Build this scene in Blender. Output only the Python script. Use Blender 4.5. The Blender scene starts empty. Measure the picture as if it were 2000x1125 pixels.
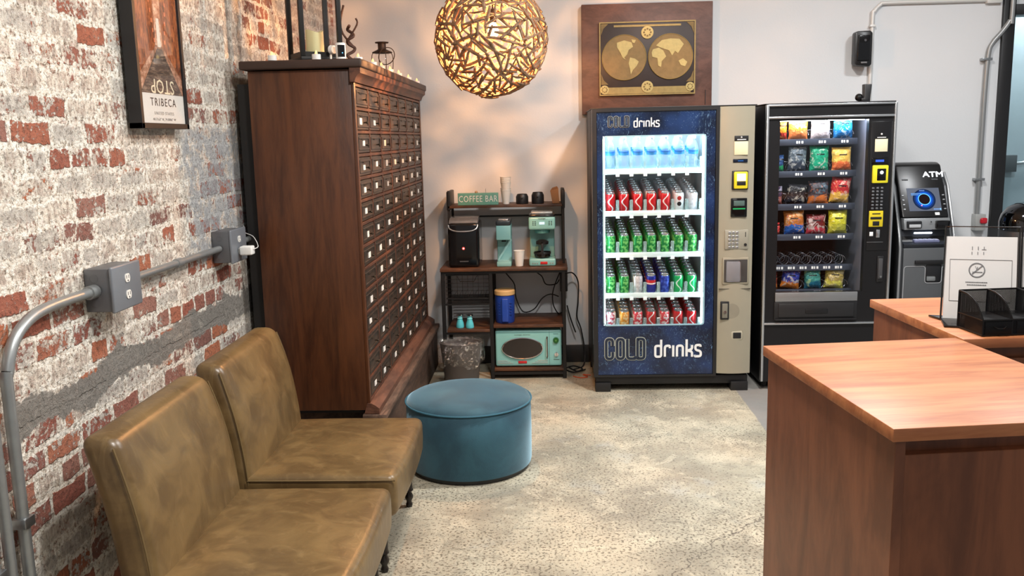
import bpy, bmesh, math, random
from mathutils import Matrix, Vector, noise
C = bpy.context.scene.collection
SC = bpy.context.scene
PI = math.pi
def R_(d): return math.radians(d)
# ---------------------------------------------------------------- camera, world, lights
cam = bpy.data.cameras.new('camera'); camo = bpy.data.objects.new('camera', cam); C.objects.link(camo)
cam.sensor_width = 36; cam.lens = 36*1738/2000; cam.clip_start = .05
fpx = 1738.0
vy = Vector((70, -294.5, fpx)).normalized()
vz = -Vector((241, (fpx*fpx+70*241)/294.5, fpx)).normalized()
vx = vy.cross(vz).normalized(); vz = vx.cross(vy).normalized()
M = Matrix(((vx.x, -vx.y, -vx.z, 1.5), (vy.x, -vy.y, -vy.z, 0), (vz.x, -vz.y, -vz.z, 1.65), (0, 0, 0, 1)))
camo.matrix_world = M
SC.camera = camo
W = bpy.data.worlds.new('world'); SC.world = W; W.use_nodes = True
W.node_tree.nodes['Background'].inputs[0].default_value = (.93, .96, 1, 1)
W.node_tree.nodes['Background'].inputs[1].default_value = .34
SC.view_settings.view_transform = 'Standard'; SC.view_settings.look = 'None'
SC.view_settings.exposure = 0.0; SC.view_settings.gamma = 1
def area(name, loc, size, watt, col=(1, 1, 1), rot=(0, 0, 0), sy=None):
    l = bpy.data.lights.new(name, 'AREA'); l.energy = watt; l.color = col; l.size = size
    if sy: l.shape = 'RECTANGLE'; l.size_y = sy
    o = bpy.data.objects.new(name, l); C.objects.link(o); o.location = loc; o.rotation_euler = rot
    return o
area('ceiling_light_key', (2.65, 4.1, 3.30), .2, 80, (1, .97, .93))
area('ceiling_light_front', (1.75, 2.1, 3.30), .4, 92, (1, .97, .93))
area('ceiling_light_right', (4.2, 4.2, 3.30), .3, 58, (.96, .98, 1))
area('hall_fill', (5.3, 6.9, 3.2), .3, 45)  # added fill lamp, no visible fixture; brightens the hallway wall behind the glass
area('ceiling_light_rear', (2.6, -1.2, 3.30), 1.4, 34, (1, .97, .93))
# ---------------------------------------------------------------- materials
def lin(c):
    r = []
    for v in c[:3]:
        v = v/255.0
        r.append(v/12.92 if v <= .04045 else ((v+.055)/1.055)**2.4)
    return (r[0], r[1], r[2], 1)
class NT:
    def __init__(s, name):
        s.m = bpy.data.materials.new(name); s.m.use_nodes = True; s.t = s.m.node_tree; s.t.nodes.clear()
        s.out = s.n('ShaderNodeOutputMaterial')
    def n(s, ty, **k):
        o = s.t.nodes.new(ty)
        for a, b in k.items(): setattr(o, a, b)
        return o
    def put(s, sock, v):
        if v is None: return
        if isinstance(v, bpy.types.NodeSocket): s.t.links.new(v, sock)
        elif isinstance(v, bpy.types.Node): s.t.links.new(v.outputs[0], sock)
        else: sock.default_value = v
    def math(s, op, a, b=None, c=None, clamp=False):
        o = s.n('ShaderNodeMath', operation=op, use_clamp=clamp)
        s.put(o.inputs[0], a); s.put(o.inputs[1], b); s.put(o.inputs[2], c); return o.outputs[0]
    def vmath(s, op, a, b=None):
        o = s.n('ShaderNodeVectorMath', operation=op); s.put(o.inputs[0], a); s.put(o.inputs[1], b); return o.outputs[0]
    def mix(s, f, a, b, blend='MIX'):
        o = s.n('ShaderNodeMix', data_type='RGBA', blend_type=blend, clamp_factor=True)
        s.put(o.inputs[0], f); s.put(o.inputs[6], a); s.put(o.inputs[7], b); return o.outputs[2]
    def noise(s, v, scale, detail=3, rough=.55, dist=0):
        o = s.n('ShaderNodeTexNoise'); s.put(o.inputs['Vector'], v); o.inputs['Scale'].default_value = scale
        o.inputs['Detail'].default_value = detail; o.inputs['Roughness'].default_value = rough
        o.inputs['Distortion'].default_value = dist; return o
    def step(s, v, a, b):
        o = s.n('ShaderNodeMapRange', interpolation_type='SMOOTHSTEP'); s.put(o.inputs[0], v)
        o.inputs[1].default_value = a; o.inputs[2].default_value = b; return o.outputs[0]
    def coord(s, scale=None, obj=True):
        tc = s.n('ShaderNodeTexCoord'); v = tc.outputs['Object' if obj else 'Generated']
        if scale:
            mp = s.n('ShaderNodeMapping'); s.put(mp.inputs[0], v); mp.inputs['Scale'].default_value = scale; v = mp.outputs[0]
        return v
    def ramp(s, v, stops, const=False):
        o = s.n('ShaderNodeValToRGB'); s.put(o.inputs[0], v); cr = o.color_ramp
        if const: cr.interpolation = 'CONSTANT'
        while len(cr.elements) < len(stops): cr.elements.new(.5)
        for e, (p, c) in zip(cr.elements, stops): e.position = p; e.color = lin(c)
        return o.outputs[0]
    def sep(s, v):
        o = s.n('ShaderNodeSeparateXYZ'); s.put(o.inputs[0], v); return o.outputs
    def comb(s, x, y, z):
        o = s.n('ShaderNodeCombineXYZ'); s.put(o.inputs[0], x); s.put(o.inputs[1], y); s.put(o.inputs[2], z); return o.outputs[0]
    def bump(s, h, dist=.01, strength=1):
        o = s.n('ShaderNodeBump'); s.put(o.inputs['Height'], h); o.inputs['Distance'].default_value = dist
        o.inputs['Strength'].default_value = strength; return o.outputs[0]
    def bsdf(s, col, rough=.5, metal=0, bump=None, **k):
        p = s.n('ShaderNodeBsdfPrincipled'); s.put(p.inputs['Base Color'], col); s.put(p.inputs['Roughness'], rough)
        s.put(p.inputs['Metallic'], metal)
        if bump is not None: s.put(p.inputs['Normal'], bump)
        for a, b in k.items(): s.put(p.inputs[a.replace('_', ' ')], b)
        s.t.links.new(p.outputs[0], s.out.inputs[0]); return p
_mc = {}
def pm(col, rough=.5, metal=0, var=.12, scale=14, bmp=0, name='mat', **k):
    key = (tuple(col), rough, metal, var, scale, bmp, tuple(sorted(k.items())))
    if key in _mc: return _mc[key]
    t = NT(name); v = t.coord(); n = t.noise(v, scale, 4)
    c = lin(col); d = tuple(x*(1-var) for x in c[:3])+(1,); l = tuple(min(1, x*(1+var)) for x in c[:3])+(1,)
    b = t.bump(n.outputs[0], bmp) if bmp else None
    t.bsdf(t.mix(n.outputs[0], d, l), rough, metal, b, **k)
    _mc[key] = t.m; return t.m
def emit(col, strength, name='lit'):
    key = ('e', tuple(col), strength)
    if key in _mc: return _mc[key]
    t = NT(name); e = t.n('ShaderNodeEmission'); e.inputs[0].default_value = lin(col); e.inputs[1].default_value = strength
    t.t.links.new(e.outputs[0], t.out.inputs[0]); _mc[key] = t.m; return t.m
def clear(col=(255, 255, 255), body=0.0, bodycol=(255, 255, 255), rough=.03, name='clear', refl=1.0):
    t = NT(name); tr = t.n('ShaderNodeBsdfTransparent'); tr.inputs[0].default_value = lin(col)
    gl = t.n('ShaderNodeBsdfGlossy'); gl.inputs['Roughness'].default_value = rough
    fr = t.n('ShaderNodeFresnel'); ge = t.n('ShaderNodeNewGeometry')
    t.put(fr.inputs[0], t.math('SUBTRACT', 1.45, t.math('MULTIPLY', ge.outputs['Backfacing'], 1.45-1/1.45)))
    f = t.math('MULTIPLY', fr.outputs[0], refl)
    mx = t.n('ShaderNodeMixShader'); t.put(mx.inputs[0], f); t.put(mx.inputs[1], tr.outputs[0]); t.put(mx.inputs[2], gl.outputs[0])
    o = mx
    if body:
        df = t.n('ShaderNodeBsdfDiffuse'); df.inputs[0].default_value = lin(bodycol)
        m2 = t.n('ShaderNodeMixShader'); m2.inputs[0].default_value = body
        t.put(m2.inputs[1], mx.outputs[0]); t.put(m2.inputs[2], df.outputs[0]); o = m2
    t.t.links.new(o.outputs[0], t.out.inputs[0]); return t.m
def wood(c1, c2, grain=(1, 1, 1), rough=.4, sc=6, bmp=.0006, dist=1.2, name='wood', coat=0):
    t = NT(name); v = t.coord(grain); n = t.noise(v, sc, 6, .62, dist); n2 = t.noise(v, sc*7, 4, .6)
    f = t.math('ADD', t.math('MULTIPLY', n.outputs[0], .75), t.math('MULTIPLY', n2.outputs[0], .25))
    f = t.step(f, .32, .66)
    t.bsdf(t.mix(f, lin(c1), lin(c2)), rough, 0, t.bump(n2.outputs[0], bmp), Coat_Weight=coat)
    return t.m
M_black = pm((26, 26, 28), .45, name='black_plastic')
M_blackg = pm((14, 14, 16), .12, name='black_gloss')
M_blackm = pm((24, 23, 22), .5, .3, name='black_metal')
M_white = pm((235, 235, 232), .5, name='white_plastic', var=.03)
M_paper = pm((228, 226, 220), .8, name='paper', var=.03)
M_steel = pm((165, 168, 170), .3, .9, name='steel', var=.06)
M_galv = pm((158, 162, 163), .4, .65, name='galvanised', var=.15, scale=30)
M_chrome = pm((225, 225, 228), .08, 1, name='chrome', var=.02)
M_alu = pm((205, 208, 210), .25, .9, name='aluminium', var=.03)
M_aqua = pm((140, 200, 196), .3, name='aqua_enamel', var=.04)
M_glass = clear(name='clear_glass')
M_cream = pm((240, 230, 200), .5, name='wax', var=.03)
# ---------------------------------------------------------------- mesh builder
class MB:
    def __init__(s): s.bm = bmesh.new(); s.mi = 0
    def _add(s, vs, fs):
        V = [s.bm.verts.new(v) for v in vs]
        for f in fs:
            try:
                F = s.bm.faces.new([V[i] for i in f]); F.material_index = s.mi; F.smooth = True
            except ValueError: pass
        return V
    def mat(s, i): s.mi = i; return s
    def box(s, x0, x1, y0, y1, z0, z1, bev=0, seg=2):
        b = bmesh.new(); bmesh.ops.create_cube(b, size=1)
        for v in b.verts: v.co = Vector((x0 if v.co.x < 0 else x1, y0 if v.co.y < 0 else y1, z0 if v.co.z < 0 else z1))
        if x1 < x0 or y1 < y0 or z1 < z0: bmesh.ops.recalc_face_normals(b, faces=b.faces)
        if bev: bmesh.ops.bevel(b, geom=b.edges[:], offset=bev, segments=seg, profile=.5, affect='EDGES')
        s.merge(b); return s
    def merge(s, b, mat=None):
        if mat is not None: b.transform(mat)
        b.verts.index_update()
        s._add([v.co.copy() for v in b.verts], [[v.index for v in f.verts] for f in b.faces]); b.free()
    def rbox(s, c, h, r, n=5, m=6, deform=None, e=None):
        """rounded box centre c half sizes h radius r, dense enough to bend"""
        def ax(a, rr):
            L = [-a+rr*(1-math.cos(PI/2*i/n)) for i in range(n)]
            L += [(-a+rr)+(2*a-2*rr)*i/m for i in range(m+1)]
            L += [a-rr*(1-math.cos(PI/2*i/n)) for i in range(n-1, -1, -1)]
            return L
        A = [ax(h[i], min(r, h[i])) for i in range(3)]
        vs = {}; out = []
        def vid(p):
            k = (round(p[0], 6), round(p[1], 6), round(p[2], 6))
            if k not in vs:
                vs[k] = len(out); q = Vector(p)
                inn = Vector([max(-(h[i]-min(r, h[i])), min(h[i]-min(r, h[i]), p[i])) for i in range(3)])
                d = q-inn
                if d.length > 1e-9: q = inn+d.normalized()*min(r, max(h))
                if deform: q = Vector(deform(q))
                out.append(q+Vector(c))
            return vs[k]
        fs = []
        for a in range(3):
            b, d = (a+1) % 3, (a+2) % 3
            for sgn in (-1, 1):
                for i in range(len(A[b])-1):
                    for j in range(len(A[d])-1):
                        q = []
                        for (u, w) in ((0, 0), (1, 0), (1, 1), (0, 1)):
                            p = [0, 0, 0]; p[a] = sgn*h[a]; p[b] = A[b][i+u]; p[d] = A[d][j+w]; q.append(vid(p))
                        if sgn < 0: q.reverse()
                        if len(set(q)) >= 3: fs.append(q)
        s._add(out, fs); return s
    def lathe(s, prof, c=(0, 0, 0), n=24, rot=None, cap=True):
        vs = []; fs = []
        for (r, z) in prof:
            for i in range(n):
                a = 2*PI*i/n; vs.append(Vector((r*math.cos(a), r*math.sin(a), z)))
        for k in range(len(prof)-1):
            for i in range(n):
                j = (i+1) % n; fs.append([k*n+i, k*n+j, (k+1)*n+j, (k+1)*n+i])
        if cap:
            if prof[0][0] > 1e-5: fs.append(list(range(n))[::-1])
            if prof[-1][0] > 1e-5: fs.append([(len(prof)-1)*n+i for i in range(n)])
        if rot is not None: vs = [rot @ v for v in vs]
        s._add([v+Vector(c) for v in vs], fs); return s
    def cyl(s, p0, p1, r0, r1=None, n=14):
        r1 = r0 if r1 is None else r1
        p0 = Vector(p0); p1 = Vector(p1); d = p1-p0
        q = d.to_track_quat('Z', 'Y').to_matrix()
        return s.lathe([(r0, 0), (r1, d.length)], p0, n, q)
    def tube(s, pts, r, n=8, closed=False, cap=True):
        pts = [Vector(p) for p in pts]; N = len(pts); vs = []; fs = []
        rr = r if isinstance(r, (list, tuple)) else [r]*N
        up = None
        for i in range(N):
            a = pts[i-1] if (i > 0 or closed) else pts[i]; b = pts[(i+1) % N] if (i < N-1 or closed) else pts[i]
            t = (b-a).normalized()
            if up is None: up = t.orthogonal().normalized()
            up = (up-t*up.dot(t))
            up = up.normalized() if up.length > 1e-6 else t.orthogonal().normalized()
            w = t.cross(up)
            for k in range(n):
                an = 2*PI*k/n; vs.append(pts[i]+(up*math.cos(an)+w*math.sin(an))*rr[i])
        for i in range(N if closed else N-1):
            j = (i+1) % N
            for k in range(n):
                l = (k+1) % n; fs.append([i*n+k, i*n+l, j*n+l, j*n+k])
        if cap and not closed: fs.append(list(range(n))[::-1]); fs.append([(N-1)*n+k for k in range(n)])
        s._add(vs, fs); return s
    def prism(s, poly, a, b, plane='xz', bev=0):
        """polygon extruded along the remaining axis from a to b"""
        def P(u, w, t): return {'xz': (u, t, w), 'yz': (t, u, w), 'xy': (u, w, t)}[plane]
        n = len(poly); b_ = bmesh.new()
        v0 = [b_.verts.new(P(u, w, a)) for u, w in poly]; v1 = [b_.verts.new(P(u, w, b)) for u, w in poly]
        b_.faces.new(v0); b_.faces.new(v1[::-1])
        for i in range(n): b_.faces.new([v0[i], v1[i], v1[(i+1) % n], v0[(i+1) % n]])
        bmesh.ops.recalc_face_normals(b_, faces=b_.faces)
        if bev: bmesh.ops.bevel(b_, geom=b_.edges[:], offset=bev, segments=2, profile=.5, affect='EDGES')
        s.merge(b_); return s
    def ring(s, x0, x1, z0, z1, X0, X1, Z0, Z1, y0, y1):
        """frame in the xz plane: outer rect minus inner rect"""
        s.box(x0, X0, y0, y1, z0, z1); s.box(X1, x1, y0, y1, z0, z1)
        s.box(X0, X1, y0, y1, z0, Z0); s.box(X0, X1, y0, y1, Z1, z1); return s
    def sphere(s, c, r, n=16, sc=(1, 1, 1)):
        b = bmesh.new(); bmesh.ops.create_uvsphere(b, u_segments=n, v_segments=max(6, n//2+2), radius=r)
        for v in b.verts: v.co = Vector((v.co.x*sc[0]+c[0], v.co.y*sc[1]+c[1], v.co.z*sc[2]+c[2]))
        s.merge(b); return s
    def ribbon(s, pts, w, y0, y1, closed=False):
        """flat stroke in xz plane with width w, extruded y0..y1"""
        P = [Vector((p[0], p[1])) for p in pts]; N = len(P); L = []; Rr = []
        for i in range(N):
            a = P[i-1] if (i > 0 or closed) else P[i]; b = P[(i+1) % N] if (i < N-1 or closed) else P[i]
            t1 = (P[i]-a); t2 = (b-P[i])
            if t1.length < 1e-9: t1 = t2
            if t2.length < 1e-9: t2 = t1
            t1 = t1.normalized(); t2 = t2.normalized(); t = (t1+t2)
            t = t.normalized() if t.length > 1e-6 else t1
            nrm = Vector((-t.y, t.x)); k = 1/max(.5, nrm.dot(Vector((-t1.y, t1.x))))
            L.append(P[i]+nrm*w/2*k); Rr.append(P[i]-nrm*w/2*k)
        vs = []
        for q in (y0, y1):
            for p in L: vs.append((p.x, q, p.y))
            for p in Rr: vs.append((p.x, q, p.y))
        fs = []; M2 = 2*N
        for i in range(N if closed else N-1):
            j = (i+1) % N
            fs += [[i, j, N+j, N+i], [M2+i, M2+N+i, M2+N+j, M2+j], [i, M2+i, M2+j, j], [N+i, N+j, M2+N+j, M2+N+i]]
        if not closed: fs += [[0, N, M2+N, M2], [N-1, M2+N-1, M2+2*N-1, 2*N-1]]
        s._add(vs, fs); return s
    def build(s, name, mats, parent=None, sharp=35, tf=None):
        if tf is not None: s.bm.transform(tf)
        bmesh.ops.recalc_face_normals(s.bm, faces=s.bm.faces)
        if parent is not None: s.bm.transform(wm(parent).inverted())
        me = bpy.data.meshes.new(name); s.bm.to_mesh(me); s.bm.free()
        if not isinstance(mats, (list, tuple)): mats = [mats]
        for m in mats: me.materials.append(m)
        me.set_sharp_from_angle(angle=R_(sharp))
        o = bpy.data.objects.new(name, me); C.objects.link(o)
        if parent is not None: o.parent = parent
        return o
def wm(o):
    m = o.matrix_basis.copy()
    while o.parent is not None: o = o.parent; m = o.matrix_basis @ m
    return m
def tag(o, label=None, cat=None, group=None, kind=None):
    if label: o['label'] = label
    if cat: o['category'] = cat
    if group: o['group'] = group
    if kind: o['kind'] = kind
    return o
def thing(name, label, cat, loc=(0, 0, 0), rz=0, group=None):
    o = bpy.data.objects.new(name, None); C.objects.link(o); o.location = loc; o.rotation_euler = (0, 0, rz)
    o.empty_display_size = .05
    return tag(o, label, cat, group)
def struct(name, mb, m, label=None):
    o = mb.build(name, m); o['kind'] = 'structure'
    if label: o['label'] = label
    return o
def children(o): return [x for x in o.children]
def dup(root, loc, rz=None, label=None, group=None, scale=None):
    def cp(o, par):
        c = o.copy(); C.objects.link(c); c.parent = par
        for ch in list(o.children): cp(ch, c)
        return c
    r = cp(root, None); r.location = loc
    if rz is not None: r.rotation_euler = (0, 0, rz)
    if label: r['label'] = label
    if group: r['group'] = group
    if scale: r.scale = scale
    return r
def text(name, s, size, mat, parent, loc, rot=(PI/2, 0, 0), sx=1, ext=.0008, align='CENTER', spacing=1.0, label=None):
    cu = bpy.data.curves.new('t', 'FONT'); cu.body = s; cu.size = size; cu.extrude = ext; cu.align_x = align; cu.align_y = 'CENTER'
    cu.space_character = spacing; cu.resolution_u = 2
    ob = bpy.data.objects.new('t', cu); C.objects.link(ob)
    dg = bpy.context.evaluated_depsgraph_get()
    me = bpy.data.meshes.new_from_object(ob.evaluated_get(dg)); bpy.data.objects.remove(ob); bpy.data.curves.remove(cu)
    from mathutils import Euler
    tf = Matrix.Translation(loc) @ Euler(rot).to_matrix().to_4x4() @ Matrix.Diagonal((sx, 1, 1, 1))
    me.transform(tf)
    if parent is not None: me.transform(wm(parent).inverted())
    me.materials.clear(); me.materials.append(mat); me.name = name
    o = bpy.data.objects.new(name, me); C.objects.link(o); o.parent = parent
    if label: o['label'] = label
    return o
def smooth_path(pts, k=6):
    """Catmull-Rom"""
    P = [Vector(p) for p in pts]; out = []
    for i in range(len(P)-1):
        a = P[max(i-1, 0)]; b = P[i]; c = P[i+1]; d = P[min(i+2, len(P)-1)]
        for j in range(k):
            t = j/k; out.append(.5*((2*b)+(c-a)*t+(2*a-5*b+4*c-d)*t*t+(3*b-a-3*c+d)*t*t*t))
    out.append(P[-1]); return out
# ---------------------------------------------------------------- structure materials
def mat_brick():
    t = NT('old_brick'); v = t.coord(); x, y, z = t.sep(v)
    uv = t.comb(y, z, 0)
    w1 = t.noise(uv, 5, 3); w2 = t.noise(uv, 30, 4, .65)
    d = t.vmath('SUBTRACT', w1.outputs['Color'], (.5, .5, .5)); d = t.vmath('MULTIPLY', d, (.06, .034, 0))
    d2 = t.vmath('SUBTRACT', w2.outputs['Color'], (.5, .5, .5)); d2 = t.vmath('MULTIPLY', d2, (.028, .024, 0))
    q = t.vmath('ADD', t.vmath('ADD', uv, d), d2)
    br = t.n('ShaderNodeTexBrick'); t.put(br.inputs['Vector'], q)
    br.inputs['Color1'].default_value = (0, 0, 0, 1); br.inputs['Color2'].default_value = (1, 1, 1, 1)
    br.inputs['Mortar'].default_value = (.5, .5, .5, 1); br.inputs['Scale'].default_value = 1
    br.inputs['Mortar Size'].default_value = .011; br.inputs['Mortar Smooth'].default_value = .5
    br.inputs['Brick Width'].default_value = .205; br.inputs['Row Height'].default_value = .079; br.squash_frequency = 4; br.squash = .6
    rnd = t.sep(br.outputs['Color'])[0]; mort = br.outputs['Fac']
    n_f = t.noise(uv, 55, 5, .72).outputs[0]; n_m = t.noise(uv, 13, 6, .72, .5).outputs[0]; n_l = t.noise(uv, 1.9, 3, .6).outputs[0]
    n_x = t.noise(uv, 120, 4, .7).outputs[0]
    bc = t.ramp(t.math('FRACT', t.math('MULTIPLY', rnd, 7.13)), [(0, (150, 88, 74)), (.25, (172, 104, 80)), (.45, (142, 96, 88)), (.62, (188, 112, 76)), (.8, (160, 114, 100)), (1, (130, 88, 80))])
    bc = t.mix(t.math('MULTIPLY', t.step(n_f, .42, .66), .45), bc, lin((104, 62, 54)))
    bc = t.mix(t.math('MULTIPLY', t.step(n_m, .5, .7), .4), bc, lin((196, 146, 120)))
    # whitewash: strong above, patchy below
    hz = t.step(z, .25, 1.7)
    wv = t.math('ADD', t.math('MULTIPLY', n_m, 1.0), t.math('MULTIPLY', n_f, .7))
    wv = t.math('ADD', wv, t.math('MULTIPLY', hz, .20))
    wv = t.math('ADD', wv, t.math('MULTIPLY', n_l, .42))
    wv = t.math('ADD', wv, t.math('MULTIPLY', t.math('SUBTRACT', rnd, .5), .50))
    wash = t.step(wv, 1.07, 1.17)
    washm = t.step(t.math('ADD', wv, .30), 1.0, 1.14)
    wf = t.mix(mort, t.comb(wash, wash, wash), t.comb(washm, washm, washm))
    wf = t.sep(wf)[0]
    wn = t.math('ADD', t.math('MULTIPLY', n_f, .8), t.math('MULTIPLY', n_x, .2))
    wc = t.ramp(wn, [(.36, (118, 106, 94)), (.42, (176, 164, 148)), (.47, (224, 216, 202)), (.54, (246, 242, 232)), (.7, (250, 248, 240))])
    big = t.noise(uv, 8, 5, .7, .4).outputs[0]
    wc = t.mix(t.math('MULTIPLY', t.step(big, .52, .64), .5), wc, t.mix(n_x, lin((120, 112, 104)), lin((190, 180, 168))))
    wc = t.mix(t.math('MULTIPLY', t.step(n_m, .44, .36), .5), wc, lin((176, 134, 118)))
    br2 = t.n('ShaderNodeTexBrick'); t.put(br2.inputs['Vector'], q); br2.inputs['Scale'].default_value = 1
    br2.inputs['Mortar Size'].default_value = .034; br2.inputs['Mortar Smooth'].default_value = 1
    br2.inputs['Brick Width'].default_value = .205; br2.inputs['Row Height'].default_value = .079; br2.squash_frequency = 4; br2.squash = .6
    edge = br2.outputs['Fac']
    stk = t.noise(t.vmath('MULTIPLY', uv, (1, .45, 1)), 38, 5, .7, .8).outputs[0]
    cen = t.ramp(stk, [(.34, (128, 112, 100)), (.44, (170, 150, 138)), (.52, (198, 186, 172)), (.6, (232, 226, 212)), (.7, (206, 178, 160))])
    cen = t.mix(t.math('MULTIPLY', t.step(t.math('FRACT', t.math('MULTIPLY', rnd, 3.7)), .45, .6), .55), cen, lin((168, 168, 164)))
    wc = t.mix(t.math('MULTIPLY', t.step(t.math('SUBTRACT', t.math('ADD', n_m, .10), t.math('MULTIPLY', edge, .42)), .30, .48), .72), wc, cen)
    mc = t.mix(t.step(wn, .40, .52), lin((150, 134, 116)), lin((236, 226, 206)))
    base = t.mix(mort, bc, mc)
    col = t.mix(wf, base, wc)
    spk = t.step(t.noise(uv, 62, 4, .7, .6).outputs[0], .58, .63)
    col = t.mix(t.math('MULTIPLY', spk, .42), col, lin((110, 96, 84)))
    # cement band along the wall, grey paint patch
    wob = t.math('MULTIPLY', t.math('SUBTRACT', t.noise(uv, 3.2, 4, .65).outputs[0], .5), .26)
    bz = t.math('ABSOLUTE', t.math('ADD', t.math('SUBTRACT', z, t.math('ADD', .875, t.math('MULTIPLY', t.math('SUBTRACT', y, 2.3), .012))), wob))
    wid = t.math('ADD', .058, t.math('MULTIPLY', t.math('SUBTRACT', n_m, .5), .07))
    bm_ = t.math('SUBTRACT', 1, t.step(t.math('SUBTRACT', bz, wid), -.004, .006))
    bm_ = t.math('MULTIPLY', bm_, t.math('MULTIPLY', t.step(y, 2.24, 2.34), 1))
    cc = t.mix(n_f, lin((112, 108, 102)), lin((150, 146, 139)))
    cc = t.mix(t.step(n_m, .55, .72), cc, lin((172, 166, 156)))
    col = t.mix(bm_, col, cc)
    px = t.math('MULTIPLY', t.step(t.math('ADD', y, t.math('MULTIPLY', n_m, .5)), 3.86, 3.96), t.math('MULTIPLY', t.step(t.math('ADD', z, t.math('MULTIPLY', n_m, .3)), 1.28, 1.34), t.math('SUBTRACT', 1, t.step(t.math('ADD', z, t.math('MULTIPLY', n_m, .3)), 1.86, 1.90))))
    px = t.math('MULTIPLY', px, t.step(t.math('ADD', n_m, t.math('MULTIPLY', n_f, .5)), .66, .74))
    col = t.mix(t.math('MULTIPLY', px, .8), col, t.mix(n_f, lin((132, 136, 142)), lin((176, 180, 184))))
    ht = t.math('ADD', t.math('MULTIPLY', t.math('SUBTRACT', 1, mort), t.math('SUBTRACT', .75, t.math('MULTIPLY', wf, .62))), t.math('ADD', t.math('MULTIPLY', n_f, .7), t.math('MULTIPLY', n_m, 1.1)))
    ht = t.math('ADD', ht, t.math('MULTIPLY', wf, .35))
    ht = t.math('SUBTRACT', ht, t.math('MULTIPLY', spk, .4))
    t.bsdf(col, .9, 0, t.bump(ht, .013, .9))
    return t.m
def mat_floor():
    t = NT('worn_concrete'); v = t.coord(); x, y, z = t.sep(v)
    a = t.noise(v, 2.2, 5, .6, .3).outputs[0]; b = t.noise(v, 11, 5, .65).outputs[0]; sp = t.noise(v, 80, 3, .6).outputs[0]; sp2 = t.noise(v, 130, 2, .5).outputs[0]
    c = t.mix(t.step(a, .36, .64), lin((146, 140, 124)), lin((190, 183, 162)))
    c = t.mix(t.math('MULTIPLY', t.step(b, .50, .66), .6), c, lin((142, 138, 124)))
    c = t.mix(t.math('MULTIPLY', t.step(t.noise(v, 5.5, 6, .75, .6).outputs[0], .54, .62), .35), c, lin((222, 214, 190)))
    c = t.mix(t.math('MULTIPLY', t.step(t.noise(v, 3.1, 4, .6).outputs[0], .58, .74), .5), c, lin((168, 172, 170)))
    near = t.step(t.math('ADD', t.math('MULTIPLY', t.noise(v, 1.3, 3).outputs[0], 3), t.math('MULTIPLY', y, -.22)), -.1, 1.2)
    dk = t.math('ADD', sp, t.math('MULTIPLY', near, .075))
    c = t.mix(t.math('MULTIPLY', t.step(dk, .60, .655), .82), c, lin((84, 76, 63)))
    c = t.mix(t.math('MULTIPLY', t.step(sp2, .60, .68), .5), c, lin((120, 110, 92)))
    sc = t.noise(t.vmath('MULTIPLY', v, (3, 14, 1)), 2.2, 5, .7, 1.2).outputs[0]
    c = t.mix(t.math('MULTIPLY', t.step(sc, .66, .70), .4), c, lin((110, 104, 92)))
    # long crack
    wob = t.math('MULTIPLY', t.math('SUBTRACT', t.noise(v, 5, 5, .7).outputs[0], .5), .22)
    def crack(x0, y0, x1, y1, w, c):
        L = math.hypot(x1-x0, y1-y0); ux, uy = (x1-x0)/L, (y1-y0)/L
        px = t.math('SUBTRACT', x, x0); py = t.math('SUBTRACT', y, y0)
        s_ = t.math('ADD', t.math('MULTIPLY', px, ux), t.math('MULTIPLY', py, uy))
        dd = t.math('ADD', t.math('SUBTRACT', t.math('MULTIPLY', px, uy), t.math('MULTIPLY', py, ux)), wob)
        m = t.math('SUBTRACT', 1, t.step(t.math('ABSOLUTE', dd), w*.4, w))
        m = t.math('MULTIPLY', m, t.math('MULTIPLY', t.math('GREATER_THAN', s_, 0), t.math('LESS_THAN', s_, L)))
        return t.mix(m, c, lin((92, 84, 74)))
    c = crack(1.75, 2.95, 2.75, 4.1, .0042, c)
    c = crack(1.15, 4.9, 2.1, 4.75, .002, c)
    edge = t.math('ADD', x, t.math('MULTIPLY', t.math('SUBTRACT', b, .5), .02))
    g = t.mix(a, lin((118, 118, 116)), lin((152, 150, 146)))
    c = t.mix(t.step(edge, 2.69, 2.70), c, g)
    r = t.math('ADD', .42, t.math('MULTIPLY', b, .3))
    t.bsdf(c, r, 0, t.bump(t.math('ADD', sp, b), .0015, .6))
    return t.m
def mat_wall():
    t = NT('white_paint'); v = t.coord(); a = t.noise(v, 1.1, 3).outputs[0]; b = t.noise(v, 90, 3).outputs[0]
    t.bsdf(t.mix(a, lin((208, 211, 214)), lin((218, 220, 222))), .7, 0, t.bump(b, .0006))
    return t.m
M_wall = mat_wall()
struct('wall_left', MB().box(-.15, 0, -2.5, 6.6, 0, 3.4), mat_brick(), 'old brick wall with worn whitewash and a grey cement band')
struct('wall_back', MB().box(0, 4.62, 6.45, 6.6, 0, 3.4), M_wall, 'white painted back wall')
struct('floor', MB().box(-.15, 7, -2.5, 7.4, -.1, 0), mat_floor(), 'worn speckled cream concrete floor')
struct('ceiling', MB().box(-.15, 7, -2.5, 7.4, 3.4, 3.5), pm((205, 204, 200), .8, name='ceiling_paint', var=.03))
struct('baseboard_back', MB().box(.7, 4.60, 6.43, 6.45, 0, .13, .004), pm((34, 32, 31), .45, name='black_trim'))
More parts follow.
